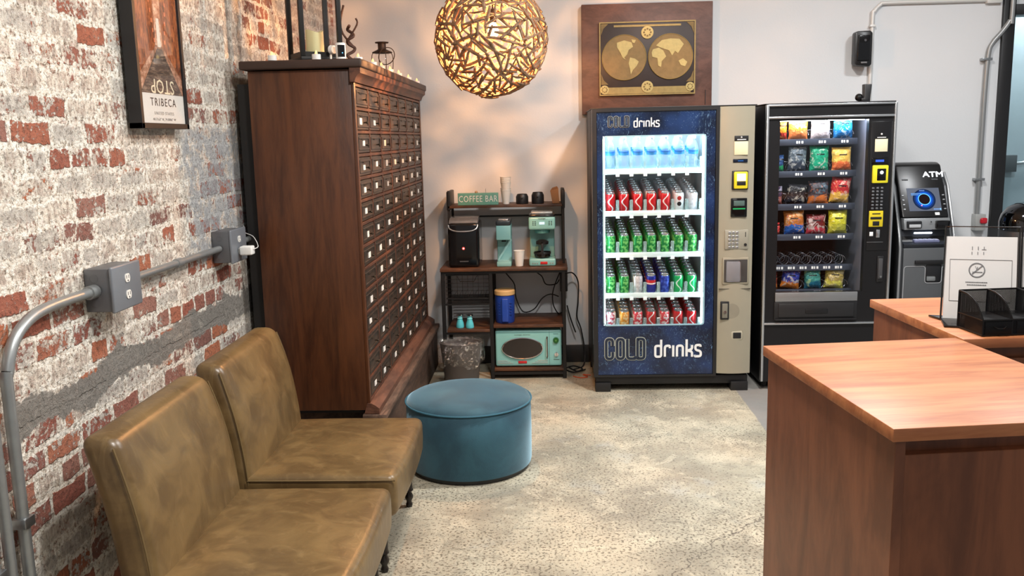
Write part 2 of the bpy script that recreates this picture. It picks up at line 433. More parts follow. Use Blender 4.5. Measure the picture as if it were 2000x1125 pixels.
# dark framed glass door right of the back wall
wd = bpy.data.objects.new('window_1', None); C.objects.link(wd); wd.location = (5.1, 6.5, 0); wd['kind'] = 'structure'
wd['label'] = 'black framed glass partition at the right end of the back wall'
MB().box(4.62, 4.70, 6.42, 6.58, 0, 2.62, .003).box(4.70, 5.6, 6.42, 6.58, 2.40, 2.47, .003).box(5.52, 5.6, 6.42, 6.58, 0, 2.40, .003).box(4.70, 5.52, 6.42, 6.58, 0, .08, .003).build('window_frame', pm((22, 22, 24), .4, name='frame_black'), wd)
MB().box(4.70, 5.52, 6.50, 6.508, .08, 2.40).build('glass_pane', clear(col=(240, 248, 250), name='tinted_glass', refl=.7), wd)
struct('wall_hallway', MB().box(4.4, 7, 7.2, 7.35, 0, 3.4), pm((176, 188, 193), .7, name='hall_paint', var=.04), 'blue grey wall seen through the glass partition')
struct('wall_back_upper', MB().box(4.62, 5.6, 6.45, 6.6, 2.47, 3.4), M_wall)
# ---------------------------------------------------------------- tall drawer cabinet on its plinth
M_cab = wood((60, 31, 16), (98, 56, 30), (2.2, 2.2, .3), .42, 4, coat=.05, name='stained_wood')
M_cabf = wood((58, 34, 25), (104, 66, 48), (2.5, .5, 2.5), .5, 6, name='rail_wood')
M_drw = wood((40, 34, 29), (70, 56, 46), (1, .5, 2), .4, 9, name='drawer_wood')
pl = thing('cabinet_plinth', 'rough dark timber plinth under the tall drawer cabinet', 'plinth', (.39, 5.3, 0))
MB().box(.12, .56, 4.40, 6.40, .0, .285, .004).box(.56, .66, 4.22, 6.40, .0, .285, .004).build('platform', wood((44, 30, 24), (84, 62, 50), (2, .4, 2), .7, 6), pl)
MB().box(.10, .56, 4.38, 6.40, .285, .315, .004).box(.56, .68, 4.21, 6.41, .285, .315, .006).build('top_board', wood((70, 52, 42), (122, 96, 80), (2, .3, 2), .75, 7), pl)
cb = thing('drawer_cabinet', 'tall dark brown wooden cabinet with rows of small labelled drawers', 'cabinet', (.35, 5.3, .317))
Y0, Y1 = 4.22, 6.40
b = MB(); b.box(.10, .585, Y0, Y1, .335, 1.985, .003)
b.box(.585, .60, Y0, Y0+.035, .335, 1.93, .002)
b.box(.585, .60, Y1-.03, Y1, .335, 1.93, .002)
b.build('carcass', M_cab, cb)
b = MB(); b.box(.14, .57, Y0+.02, Y1-.01, .318, .336); b.build('bottom_board', M_black, cb)
b = MB(); b.box(.03, .098, Y0+.05, Y1, .32, 1.93); b.build('back_board', pm((22, 20, 19), .6), cb)
b = MB(); b.box(.07, .645, Y0-.03, Y1+.02, 1.99, 2.03, .008, 3); b.build('top_board', pm((58, 40, 32), .55, var=.3, scale=9), cb)
b = MB(); b.prism([(.585, 1.925), (.607, 1.925), (.612, 1.94), (.620, 1.955), (.635, 1.965), (.637, 1.99), (.585, 1.99)], Y0-.02, Y1+.015, 'xz').build('cornice', M_cabf, cb)
b = MB(); b.prism([(.57, .318), (.645, .318), (.645, .345), (.625, .36), (.604, .372), (.586, .372)], Y0-.005, Y1, 'xz').build('base_moulding', wood((72, 44, 34), (118, 80, 62), (2, .4, 2), .5, 6), cb)
NR, NCL = 14, 7
zt, zb = 1.915, .375; ph = (zt-zb)/NR; ya, yb = Y0+.035, Y1-.03; pw = (yb-ya)/NCL
b = MB()
for r in range(NR+1): b.box(.585, .598, Y0+.035, Y1-.03, zb+r*ph-.007, zb+r*ph+.007, .001, 1)
for c in range(1, NCL): b.box(.585, .5975, ya+c*pw-.007, ya+c*pw+.007, zb+.007, zt-.007, .001, 1)
b.build('face_frame', M_cabf, cb)
proto = None
random.seed(4)
M_lab = pm((240, 238, 232), .6, var=.04); M_pull = pm((60, 52, 42), .35, .8)
hw, hh = pw/2-.011, ph/2-.011
nolab = {(0, c) for c in range(6)} | {(1, 2), (1, 3), (1, 4), (1, 5), (2, 1), (2, 3), (2, 4), (2, 5), (5, 4), (8, 0), (8, 3), (12, 0), (7, 4), (10, 2), (11, 2), (9, 3), (12, 2), (12, 4), (11, 0)}
for r in range(NR):
    for c in range(NCL):
        yc = ya+(c+.5)*pw; zc = zt-(r+.5)*ph
        if proto is None:
            m = MB(); m.box(.586, .594, -hw, hw, -hh, hh, .002, 1)
            for (a, bb, d, e) in ((-hw+.012, hw-.012, hh-.022, hh-.012), (-hw+.012, hw-.012, -hh+.012, -hh+.022), (-hw+.012, -hw+.024, -hh+.02, hh-.02), (hw-.024, hw-.012, -hh+.02, hh-.02)):
                m.box(.593, .598, a, bb, d, e, .0015, 1)
            proto = m.build('drawer', M_drw); dme = proto.data
            l1 = MB().box(.594, .597, -.045, .001, -.017, .017).build('label_card', M_lab); lme = l1.data
            l2 = MB().cyl((.594, .03, -.008), (.607, .03, -.008), .0035, .003, 8).sphere((.609, .03, -.008), .0062, 8).tube([(.594, -.05, .02), (.598, -.05, .02), (.598, .006, .02), (.594, .006, .02)], .0025, 5).build('drawer_pull', M_pull); pme = l2.data
            for o in (proto, l1, l2): bpy.data.objects.remove(o)
        d = bpy.data.objects.new('drawer', dme); C.objects.link(d); d.parent = cb
        loc = Vector((0, yc, zc))-Vector(cb.location); d.location = (loc.x, loc.y, loc.z)
        k = bpy.data.objects.new('drawer_pull', pme); C.objects.link(k); k.parent = d
        if (r, c) not in nolab:
            k = bpy.data.objects.new('label_card', lme); C.objects.link(k); k.parent = d
            k.location = (0, random.uniform(-.03, .03), random.uniform(-.008, .004)); k.scale = (1, random.uniform(.75, 1.1), random.uniform(.7, 1)); k['label'] = 'white label card'
# ---------------------------------------------------------------- things on the cabinet
ZT = 2.031
def tealight(x, y, label, s=1):
    t_ = thing('tealight_candle', label, 'candle', (x, y, ZT), 0, 'tealight candles on the drawer cabinet')
    r = .0205*s; h = .023*s
    MB().lathe([(r, 0), (r, h), (r-.002, h+.001), (r-.003, h-.003), (0, h-.003)], (x, y, ZT), 18).build('cup', M_white, t_)
    MB().lathe([(.001, h-.004), (.0055, h), (.007, h+.006), (.004, h+.014), (.0005, h+.020)], (x, y, ZT), 10).build('flame_tip', pm((255, 232, 150), .4, var=.02, Emission_Color=(1, .72, .25, 1), Emission_Strength=.9), t_)
pos = [(.194+.03, 4.215, 'tealight candle farthest left, near the brick wall on the cabinet top'),
       (.430, 4.222, 'tealight candle in front of the big black lantern on the cabinet top'),
       (.585, 4.42, 'tealight candle just right of the white camera on the cabinet top'),
       (.60, 4.71, 'nearest tealight of the row along the cabinet edge before the small lantern'),
       (.60, 4.95, 'tealight candle under the left side of the small wire lantern'),
       (.60, 5.22, 'tealight candle under the right side of the small wire lantern'),
       (.60, 5.52, 'tealight candle just past the small wire lantern on the cabinet edge'),
       (.60, 5.90, 'second to last tealight candle along the cabinet edge'),
       (.60, 6.28, 'last tealight candle at the far end of the cabinet edge')]
for p in pos: tealight(*p)
# big lantern
LX, LY, LW, LH = .385, 4.385, .092, .52
lt = thing('lantern', 'large black square lantern with glass panes on the drawer cabinet', 'lantern', (LX, LY, ZT), R_(33))
tf = Matrix.Translation((LX, LY, ZT)) @ Matrix.Rotation(R_(33), 4, 'Z')
b = MB()
b.box(-LW-.012, LW+.012, -LW-.012, LW+.012, 0, .02, .003)
for sx in (-1, 1):
    for sy in (-1, 1): b.box(sx*LW-.011, sx*LW+.011, sy*LW-.011, sy*LW+.011, .02, LH, .002)
for zz in (.02, LH-.03):
    for sy in (-1, 1):
        b.box(-LW, LW, sy*LW-.008, sy*LW+.008, zz, zz+.022); b.box(sy*LW-.008, sy*LW+.008, -LW, LW, zz, zz+.022)
b.build('lantern_frame', M_blackm, lt, tf=tf)
b = MB(); v = [(-LW-.02, -LW-.02, LH), (LW+.02, -LW-.02, LH), (LW+.02, LW+.02, LH), (-LW-.02, LW+.02, LH), (-.04, -.04, LH+.1), (.04, -.04, LH+.1), (.04, .04, LH+.1), (-.04, .04, LH+.1)]
b._add([Vector(q) for q in v], [[3, 2, 1, 0], [4, 5, 6, 7], [0, 1, 5, 4], [1, 2, 6, 5], [2, 3, 7, 6], [3, 0, 4, 7]]); b.build('lantern_roof', M_blackm, lt, tf=tf)
for i in range(4):
    MB().box(-LW+.011, LW-.011, LW-.001, LW+.001, .042, LH-.03).build('glass_pane', M_glass, lt, tf=tf @ Matrix.Rotation(i*PI/2, 4, 'Z'))
cd = thing('pillar_candle', 'pale yellow pillar candle inside the big black lantern', 'candle', (LX, LY, ZT+.021))
b = MB(); n = 24; pr = [(.001, 0), (.042, 0), (.043, .01), (.042, .125), (.036, .118), (.001, .108)]
b.lathe(pr, (LX, LY, ZT+.0205), n)
for v in b.bm.verts:
    if v.co.z > ZT+.1: v.co.z += .008*math.sin(2*math.atan2(v.co.y-LY, v.co.x-LX))
b.build('wax_body', pm((238, 228, 170), .5, var=.04), cd)
MB().cyl((LX, LY, ZT+.128), (LX, LY, ZT+.145), .002).build('wick', M_black, cd)
# white camera
sc_ = thing('security_camera', 'small white cylindrical camera with a black face on the cabinet top', 'camera', (.535, 4.27, ZT))
MB().lathe([(.001, 0), (.021, 0), (.0235, .003), (.0235, .073), (.021, .077), (.001, .077)], (.535, 4.27, ZT), 24).build('housing', M_white, sc_)
m = MB(); 
for i in range(6):
    a0 = -PI/2+.35+(i-3)*.25; a1 = a0+.25; r = .0243
    m._add([Vector((.535+r*math.cos(a), 4.27+r*math.sin(a), ZT+z)) for a, z in ((a0, .012), (a1, .012), (a1, .066), (a0, .066))], [[0, 1, 2, 3]])
m.build('lens_panel', M_blackg, sc_)
MB().cyl((.50, 4.29, ZT+.05), (.482, 4.30, ZT+.05), .019, .021, 18).cyl((.482, 4.30, ZT+.05), (.478, 4.302, ZT+.002), .005).build('mount', M_white, sc_)
MB().sphere((.548, 4.2475, ZT+.03), .0028, 8).build('status_light', emit((120, 190, 255), 2), sc_)
# small wire lantern
SX, SY = .50, 5.55
sl = thing('small_lantern', 'small rusty wire lantern with a ring handle on the cabinet top', 'lantern', (SX, SY, ZT))
M_rust = pm((58, 46, 40), .5, .6, var=.3)
MB().lathe([(.001, 0), (.055, 0), (.06, .012), (.05, .02), (.001, .02)], (SX, SY, ZT), 20).build('base', M_rust, sl)
MB().lathe([(.045, .02), (.05, .06), (.048, .12), (.035, .15)], (SX, SY, ZT), 20, cap=False).build('glass_chimney', M_glass, sl)
MB().lathe([(.06, .148), (.062, .152), (.035, .165), (.025, .17), (.025, .205), (.04, .206), (.042, .212), (.02, .214), (.001, .214)], (SX, SY, ZT), 20).build('cap', M_rust, sl)
b = MB()
for i in range(4):
    a = i*PI/2+.5; cx, sy = math.cos(a), math.sin(a)
    b.tube(smooth_path([(SX+.055*cx, SY+.055*sy, ZT+.01), (SX+.066*cx, SY+.066*sy, ZT+.07), (SX+.066*cx, SY+.066*sy, ZT+.13), (SX+.052*cx, SY+.052*sy, ZT+.155)], 4), .0025, 6)
b.build('wire_guard', M_rust, sl)
b = MB(); ring = [(SX+.035+.055*math.cos(a)*.8+.03*math.sin(a)*.3, SY-.05+.02*math.cos(a), ZT+.125+.05*math.sin(a)) for a in [2*PI*i/24 for i in range(24)]]
b.tube(ring, .003, 6, closed=True).build('ring_handle', M_rust, sl)
# twisted branch ornament behind the lantern
random.seed(2)
tw = thing('branch_ornament', 'twisted dark brown branch standing between the big lantern and back wall', 'ornament', (.50, 4.62, ZT))
b = MB()
p = [(0.510, 4.62, ZT+.002)]
for i in range(1, 12): p.append((0.510+.018*math.sin(i*1.7), 4.62+.018*math.cos(i*1.3), ZT+i*.018))
b.tube(smooth_path(p, 4), .008, 7)
b.tube(smooth_path([p[7], (0.550, 4.60, ZT+.20), (0.545, 4.60, ZT+.23)], 4), .005, 6)
b.tube(smooth_path([p[5], (0.470, 4.63, ZT+.16), (0.460, 4.63, ZT+.22), (0.480, 4.63, ZT+.30)], 4), .006, 6)
b.tube(smooth_path([(0.510, 4.62, ZT+.012), (0.485, 4.60, ZT+.006), (0.465, 4.59, ZT+.005)], 4), .006, 6)
b.build('stem', wood((52, 32, 24), (92, 60, 46), (1, 1, 1), .7, 30), tw)
# ---------------------------------------------------------------- poster
po = thing('framed_poster', 'tall black framed poster of an orange alley on the brick wall', 'poster', (0, 3.37, 1.72))
py0, py1, pz0, pz1 = 3.165, 3.585, 1.715, 2.42; fr_ = .02
b = MB()
for (a, c, d, e) in ((py0, py1, pz0, pz0+fr_), (py0, py1, pz1-fr_, pz1), (py0, py0+fr_, pz0, pz1), (py1-fr_, py1, pz0, pz1)): b.box(.012, .06, a, c, d, e, .001, 1)
b.box(.012, .05, py0+.01, py1-.01, pz0+.01, pz1-.01)
b.build('frame', M_black, po)
t = NT('alley_print'); v = t.coord(); x, y, z = t.sep(v)
nz = t.noise(t.vmath('MULTIPLY', v, (1, 3, 1)), 40, 4).outputs[0]
def photo(c1, c2, c3, sc, st):
    t = NT('photo_print'); v = t.vmath('MULTIPLY', t.coord(), st); n = t.noise(v, sc, 5, .75, .5).outputs[0]
    t.bsdf(t.ramp(n, [(.36, c1), (.5, c2), (.64, c3)]), .6); return t.m
M_side = photo((70, 34, 18), (146, 76, 38), (196, 118, 66), 26, (1, 2.2, .8)); M_road = photo((48, 38, 34), (92, 76, 66), (150, 128, 110), 34, (1, .6, 3)); M_kerb = photo((110, 74, 54), (170, 120, 92), (216, 176, 150), 40, (1, 1, 1))
def ypoly(pts, x, mat, name='print', d=.0005, lab=None):
    m = MB(); m.prism(pts, x, x+d, 'yz'); o = m.build(name, mat, po)
    if lab: o['label'] = lab
    return o
iy0, iy1, iz0, iz1 = py0+fr_, py1-fr_, pz0+fr_, pz1-fr_
ypoly([(iy0, iz0), (iy1, iz0), (iy1, iz0+.108), (iy0, iz0+.108)], 0.0515, M_paper, 'caption_strip')
zr = iz0+.108; vc = (iy0+iy1)/2+.005; vzp = iz0+.285
ypoly([(iy0, zr), (iy1, zr), (iy1, iz1), (iy0, iz1)], 0.0505, M_side, 'alley_print', lab='orange alley photograph')
ypoly([(iy0, zr), (iy1, zr), (iy1, zr+.06), (vc+.028, vzp), (vc-.028, vzp), (iy0, zr+.06)], 0.0512, M_kerb, 'pavement_print')
ypoly([(iy0+.006, zr), (iy1-.006, zr), (vc+.02, vzp-.01), (vc-.02, vzp-.01)], 0.0519, M_road, 'road_print')
ypoly([(vc-.03, vzp), (vc+.03, vzp), (vc+.03, iz1-.1), (vc-.03, iz1-.1)], 0.0514, photo((150, 84, 54), (200, 140, 104), (236, 210, 186), 50, (1, 1, 1)), 'far_buildings_print')
ypoly([(vc-.014, vzp-.004), (vc+.014, vzp-.004), (vc+.012, vzp+.1), (vc-.012, vzp+.1)], 0.0520, pm((232, 222, 208), .6, var=.3, scale=80), 'sky_gap_print')
ypoly([(vc-.05, iz1-.06), (vc+.05, iz1-.075), (vc+.05, iz1-.03), (vc-.05, iz1-.015)], 0.0520, pm((120, 132, 84), .6, var=.3, scale=60), 'tree_print')
for s_ in (-1, 1):
    for k in range(6):
        yy = vc+s_*(.045+k*.006); 
        ypoly([(yy, vzp+.01+k*.035), (yy+.012, vzp+.01+k*.035), (yy+.012, vzp+.025+k*.035), (yy, vzp+.025+k*.035)], 0.0521, pm((222, 128, 84), .6, var=.3, scale=60), 'window_print')
TR = (PI/2, 0, PI/2)
text('stop_marking', 'STOP', .075, M_cream, po, (0.0526, vc, zr+.030), (-PI/2, 0, -PI/2), 1.15, .0003)
text('caption_text', 'TRIBECA', .042, M_black, po, (0.0525, (iy0+iy1)/2, iz0+.076), TR, 1.15, .0003, spacing=1.25)
text('caption_text', 'UNITED STATES', .016, pm((150, 146, 140), .6), po, (0.0525, (iy0+iy1)/2, iz0+.036), TR, 1.3, .0003, spacing=1.2)
text('caption_text', '40.7163° N, 74.0086° W', .014, pm((130, 126, 120), .6), po, (0.0525, (iy0+iy1)/2, iz0+.014), TR, 1.3, .0003, spacing=1.1)
MB().box(.0545, .0555, iy0, iy1, iz0, iz1).build('glass_pane', M_glass, po)
# ---------------------------------------------------------------- conduit on brick wall
cx = .035
cp = thing('conduit', 'galvanised conduit bending from the floor up to the nearest outlet box', 'conduit', (cx, 2.5, 0))
pts = [(cx, 2.262, .02), (cx, 2.262, .95), (cx, 2.272, 1.06), (cx, 2.315, 1.135), (cx, 2.40, 1.18), (cx, 2.52, 1.195), (cx, 2.755, 1.195)]
MB().tube(smooth_path(pts, 6), .0165, 12).cyl((cx, 2.725, 1.195), (cx, 2.766, 1.195), .022).build('bent_pipe', M_galv, cp)
MB().box(.002, .056, 2.238, 2.286, .62, .65, .004).build('pipe_clamp', M_steel, cp)
cp = thing('conduit', 'straight galvanised conduit between the two outlet boxes', 'conduit', (cx, 3.4, 1.195))
MB().cyl((cx, 2.968, 1.195), (cx, 3.868, 1.195), .014).cyl((cx, 2.968, 1.195), (cx, 3.0, 1.195), .02).cyl((cx, 3.4, 1.195), (cx, 3.45, 1.195), .018).build('straight_pipe', M_galv, cp)
cp = thing('conduit', 'short conduit from the farther outlet box toward the tall cabinet', 'conduit', (cx, 4.2, 1.195))
MB().cyl((cx, 4.068, 1.195), (cx, 4.262, 1.195), .014).cyl((cx, 4.068, 1.195), (cx, 4.1, 1.195), .019).build('straight_pipe', M_galv, cp)
for i, (yy, r, lab) in enumerate([(2.185, .015, 'vertical galvanised pipe beside the bent conduit at the left edge'), (2.115, .016, 'outermost galvanised pipe at the left edge of the brick wall')]):
    q = thing('vertical_pipe', lab, 'pipe', (cx, yy, 0))
    MB().tube([(cx, yy, .02), (cx, yy, 3.39) if i else (cx, yy, .93), ] if i else [(cx, yy, .02), (cx, yy, 3.39)], r, 12).build('pipe', M_galv, q)
    MB().box(0, .057, yy-.024, yy+.024, .47+.06*i, .50+.06*i, .004).build('pipe_clamp', M_steel, q)
M_duplex = pm((232, 230, 224), .4, var=.03)
def outlet_box(y0, y1, z0, z1, lab, dx=.075):
    q = thing('outlet_box', lab, 'outlet', (0, (y0+y1)/2, z0))
    MB().box(.002, dx, y0, y1, z0, z1, .003).cyl((.035, y0, z1-.03), (.035, y0-.001, z1-.03), .013).cyl((.035, y0, z0+.03), (.035, y0-.001, z0+.03), .013).build('steel_box', pm((112, 114, 118), .45, .6, var=.12), q)
    MB().box(dx, dx+.012, y0-.005, y1+.005, z0-.005, z1+.005, .005, 3).build('cover_plate', pm((128, 133, 140), .4, .3, var=.08), q)
    for k in (-1, 1):
        zc = (z0+z1)/2+k*.0275; yc = (y0+y1)/2
        o = MB().prism([(yc+.0165*math.cos(a), zc+max(-.014, min(.014, .0175*math.sin(a)))) for a in [2*PI*i/28 for i in range(28)]], dx+.010, dx+.0148, 'yz').build('socket', M_duplex, q)
        MB().box(dx+.0148, dx+.0156, yc-.009, yc-.007, zc-.002, zc+.009).box(dx+.0148, dx+.0156, yc+.006, yc+.008, zc-.002, zc+.009).cyl((dx+.0148, yc, zc-.009), (dx+.0156, yc, zc-.009), .003).build('socket_slots', M_black, o)
    return q
outlet_box(2.77, 2.96, 1.125, 1.265, 'grey steel double outlet box nearest the camera on the brick wall', .085)
outlet_box(3.875, 4.06, 1.13, 1.27, 'farther grey steel outlet box with a white adapter plugged in', .08)
ad = thing('plug_adapter', 'white cube power adapter plugged in the farther outlet box', 'adapter', (.1, 3.965, 1.15))
MB().box(.099, .155, 3.94, 3.99, 1.155, 1.195, .006, 3).build('adapter_body', M_white, ad)
MB().tube(smooth_path([(.155, 3.965, 1.18), (.17, 3.99, 1.19), (.12, 4.08, 1.225), (.06, 4.14, 1.24), (.02, 4.25, 1.26)], 5), .0018, 6).build('cord', M_white, ad)
# ---------------------------------------------------------------- leather chairs
def mat_leather():
    t = NT('olive_leather'); v = t.coord(); a = t.noise(v, 5.5, 4, .6, .8).outputs[0]; b = t.noise(v, 220, 3, .5).outputs[0]; w = t.noise(t.vmath('MULTIPLY', v, (1, 1, .45)), 13, 3, .6, 1.6).outputs[0]
    c = t.mix(t.step(a, .34, .68), lin((96, 76, 48)), lin((121, 98, 62)))
    c = t.mix(t.math('MULTIPLY', t.step(w, .50, .75), .4), c, lin((142, 118, 80)))
    h = t.math('ADD', t.math('MULTIPLY', b, .06), t.math('MULTIPLY', w, .6))
    t.bsdf(c, t.math('ADD', .26, t.math('MULTIPLY', a, .18)), 0, t.bump(h, .004, .6))
    return t.m
M_lea = mat_leather(); M_seam = pm((112, 92, 58), .45); M_leg = pm((24, 18, 15), .3, name='dark_leg')
def make_chair(name, label):
    # local: x away from wall, y width, z up; origin on the floor under the seat centre
    t_ = thing(name, label, 'chair', (0, 0, 0), 0, 'leather slipper chairs along the brick wall')
    W = .365
    def sd(q):
        u = q.x/.290; w = q.y/W
        if q.z > 0: q.z += .022*(1-u*u)*(1-w*w)+.004*math.sin(q.x*22+q.y*9)*(1-w*w)
        if q.x > 0: q.x += .012*(1-w*w)-.10*max(0, -q.z-.0)*.5
        return q
    MB().rbox((.005, 0, .325), (.300, W, .085), .032, 4, 10, sd).build('seat', M_lea, t_, 60)
    # seam around the seat top
    def seam(zs, off):
        pts = []
        for (x, y) in [(-.27, -W), (.26, -W), (.285, -W+.025), (.285, W-.025), (.26, W), (-.27, W)]: pts.append((x+.02, y, zs))
        return pts
    pts = []
    L = [(-.27, -W-.001), (.25, -W-.001), (.274, -W+.022), (.289, 0-.1), (.293, 0), (.289, .1), (.270, W-.035), (.235, W-.004), (-.27, W+.001)]
    MB().tube(smooth_path([(x+.009, y*.995, .394) for x, y in L], 4), .003, 6).build('seat_seam', M_seam, t_)
    def bd(q):
        z = max(0, q.z+.28)
        q.x += -.085*(z/.56)**1.2+.018*math.sin(PI*min(1, z/.56)*.9)
        if q.z > .05:
            k = (q.z-.05)/.23
            q.x -= .008*k*k
            q.y *= 1-.03*k*k
        if q.x > -9: q.x += .012*(1-(q.y/W)**2)*(1 if q.x > 0 else 0)
        return q
    MB().rbox((-.300, 0, .545), (.058, W, .30), .042, 4, 10, bd).build('backrest', M_lea, t_, 60)
    for s_ in (-1, 1):
        P = []
        for i in range(13):
            z = -.25+.52*i/12; q = bd(Vector((.045, s_*W*.985, z))); 
            P.append((q.x-.300, s_*(abs(q.y)+.0035), q.z+.545))
        MB().tube(P, .003, 6).build('back_seam', M_seam, t_)
    prof = [(.013, 0), (.016, .012), (.012, .022), (.012, .03), (.019, .042), (.020, .052), (.014, .064), (.013, .07), (.021, .08), (.017, .092), (.019, .16), (.023, .25)]
    for x, s_ in ((.235, -1), (.235, 1)):
        MB().lathe(prof, (x, s_*.31, 0), 16).build('front_leg', M_leg, t_)
    for s_ in (-1, 1):
        MB().cyl((-.29, s_*.31, 0), (-.24, s_*.31, .27), .014, .022, 10).build('rear_leg', M_leg, t_)
    return t_
ch = make_chair('slipper_chair', 'olive brown leather slipper chair nearest the camera against the brick wall')
CHX = .605
ch.location = (CHX, 2.695, 0)
dup(ch, (CHX, 3.515, 0), 0, 'olive brown leather slipper chair farther back, beside the tall cabinet and blue ottoman')
# ---------------------------------------------------------------- ottoman
def mat_velvet():
    t = NT('teal_velvet'); v = t.coord(); a = t.noise(v, 4, 4, .6, .5).outputs[0]; b = t.noise(v, 300, 2).outputs[0]
    t.bsdf(t.mix(t.step(a, .35, .68), lin((26, 62, 78)), lin((42, 86, 102))), .75, 0, t.bump(b, .0006), Sheen_Weight=1.0, Sheen_Roughness=.4, Sheen_Tint=(.5, .75, .9, 1))
    return t.m
M_velvet = mat_velvet()
OX, OY, OR = 1.075, 4.36, .318
ot = thing('ottoman', 'round teal velvet ottoman standing on the concrete floor', 'ottoman', (OX, OY, 0))
MB().lathe([(OR-.03, 0), (OR-.02, .004), (OR-.015, .03), (.001, .03)], (OX, OY, 0), 48).build('base', M_black, ot)
MB().lathe([(OR-.006, .026), (OR-.002, .04), (OR, .2), (OR-.001, .345), (OR-.012, .352)], (OX, OY, 0), 56, cap=False).build('side_cover', M_velvet, ot, 60)
MB().lathe([(OR-.003, .35), (OR-.008, .362), (OR-.03, .375), (OR-.10, .385), (OR-.22, .39), (.001, .391)], (OX, OY, 0), 56).build('cushion_top', M_velvet, ot, 60)
MB().tube([(OX+(OR+.001)*math.cos(2*PI*i/64), OY+(OR+.001)*math.sin(2*PI*i/64), .351) for i in range(64)], .0045, 6, closed=True).build('piping', pm((50, 100, 120), .7), ot)
# ---------------------------------------------------------------- pendant lamp
PX, PY, PZ, PR = 1.207, 4.9, 2.172, .302
lp = thing('pendant_lamp', 'round woven driftwood ball pendant lamp with a glowing bulb', 'lamp', (PX, PY, PZ))
random.seed(11)
m = MB()
def rv():
    while True:
        v = Vector((random.uniform(-1, 1), random.uniform(-1, 1), random.uniform(-1, 1)))
        if .2 < v.length < 1: return v.normalized()
n_st = 590
for i in range(n_st):
    g = (i+.5)/n_st; ph_ = math.acos(1-2*g); th = PI*(1+5**.5)*i
    c = Vector((math.cos(th)*math.sin(ph_), math.sin(th)*math.sin(ph_), math.cos(ph_)))
    d = rv().cross(c).normalized(); L = random.uniform(.035, .085); rr = PR*random.uniform(.93, 1.0)
    r0 = random.uniform(.0055, .0100)
    pts = []
    for k in (-1, -.33, .33, 1):
        q = c*rr+d*L*k+rv()*.003; q = q.normalized()*(rr*(.75)+q.length*.25) if random.random() < .7 else q
        pts.append(q+Vector((PX, PY, PZ)))
    m.tube(pts, [r0*.7, r0, r0*.95, r0*.6], 6)
o = m.build('driftwood_shade', wood((92, 68, 48), (150, 120, 92), (1, 1, 1), .8, 25, name='driftwood'), lp)
BX, BY, BZ = PX+.012, PY-.01, PZ+.045
MB().lathe([(.001, -.042), (.016, -.038), (.028, -.018), (.029, 0), (.022, .022), (.013, .04)], (BX, BY, BZ), 20).build('bulb', emit((255, 206, 130), 22), lp)
MB().cyl((BX, BY, BZ+.04), (BX, BY, BZ+.11), .018).build('socket', M_blackm, lp)
MB().tube([(BX, BY, BZ+.11), (PX, PY, PZ+.33), (PX, PY, 3.38)], .004, 6).build('cord', M_black, lp)
MB().cyl((PX, PY, 3.37), (PX, PY, 3.399), .06).build('ceiling_rose', M_blackm, lp)
pl_ = bpy.data.lights.new('bulb_light', 'POINT'); pl_.energy = 125; pl_.color = (1, .45, .16); pl_.shadow_soft_size = .022
q = bpy.data.objects.new('bulb_light', pl_); C.objects.link(q); q.location = (BX, BY, BZ-.06)
# ---------------------------------------------------------------- map on a board
bd_ = thing('map_board', 'large brown wooden board carrying the antique map, on the wall above the drinks machine', 'board', (2.18, 6.4, 1.83))
MB().box(1.745, 2.645, 6.385, 6.448, 1.80, 2.545, .004).build('board_panel', wood((84, 58, 50), (112, 80, 69), (1, 1, 2), .5, 4, name='board_wood'), bd_)
MB().box(2.598, 2.602, 6.380, 6.386, 1.85, 1.95).build('side_slot', M_black, bd_)
mp = thing('antique_map', 'antique gold and black double hemisphere world map plaque on the brown board', 'map', (2.18, 6.37, 1.93))
x0, x1, z0, z1 = 1.865, 2.525, 1.925, 2.42; Ym = 6.384
M_gold = pm((160, 138, 84), .5, .2, var=.3, scale=40); M_golddk = pm((124, 102, 58), .55, .2, var=.35, scale=60); M_dk = pm((52, 42, 40), .5, var=.2)
M_land = pm((190, 172, 112), .5, .2, var=.25, scale=50); M_sea = pm((134, 110, 66), .55, .15, var=.32, scale=30)
MB().box(x0, x1, 6.362, Ym, z0, z1, .002).build('plaque', M_dk, mp)
MB().ring(x0, x1, z0, z1, x0+.008, x1-.008, z0+.008, z1-.008, 6.358, 6.363).build('gold_border', M_gold, mp)
MB().box(x0+.03, x1-.03, 6.359, 6.362, z0+.01, z0+.055).build('banner', M_gold, mp); MB().box(x0+.1, x1-.1, 6.359, 6.362, z1-.035, z1-.022).build('banner', M_gold, mp)
zc = (z0+z1)/2+.008; rr = .152
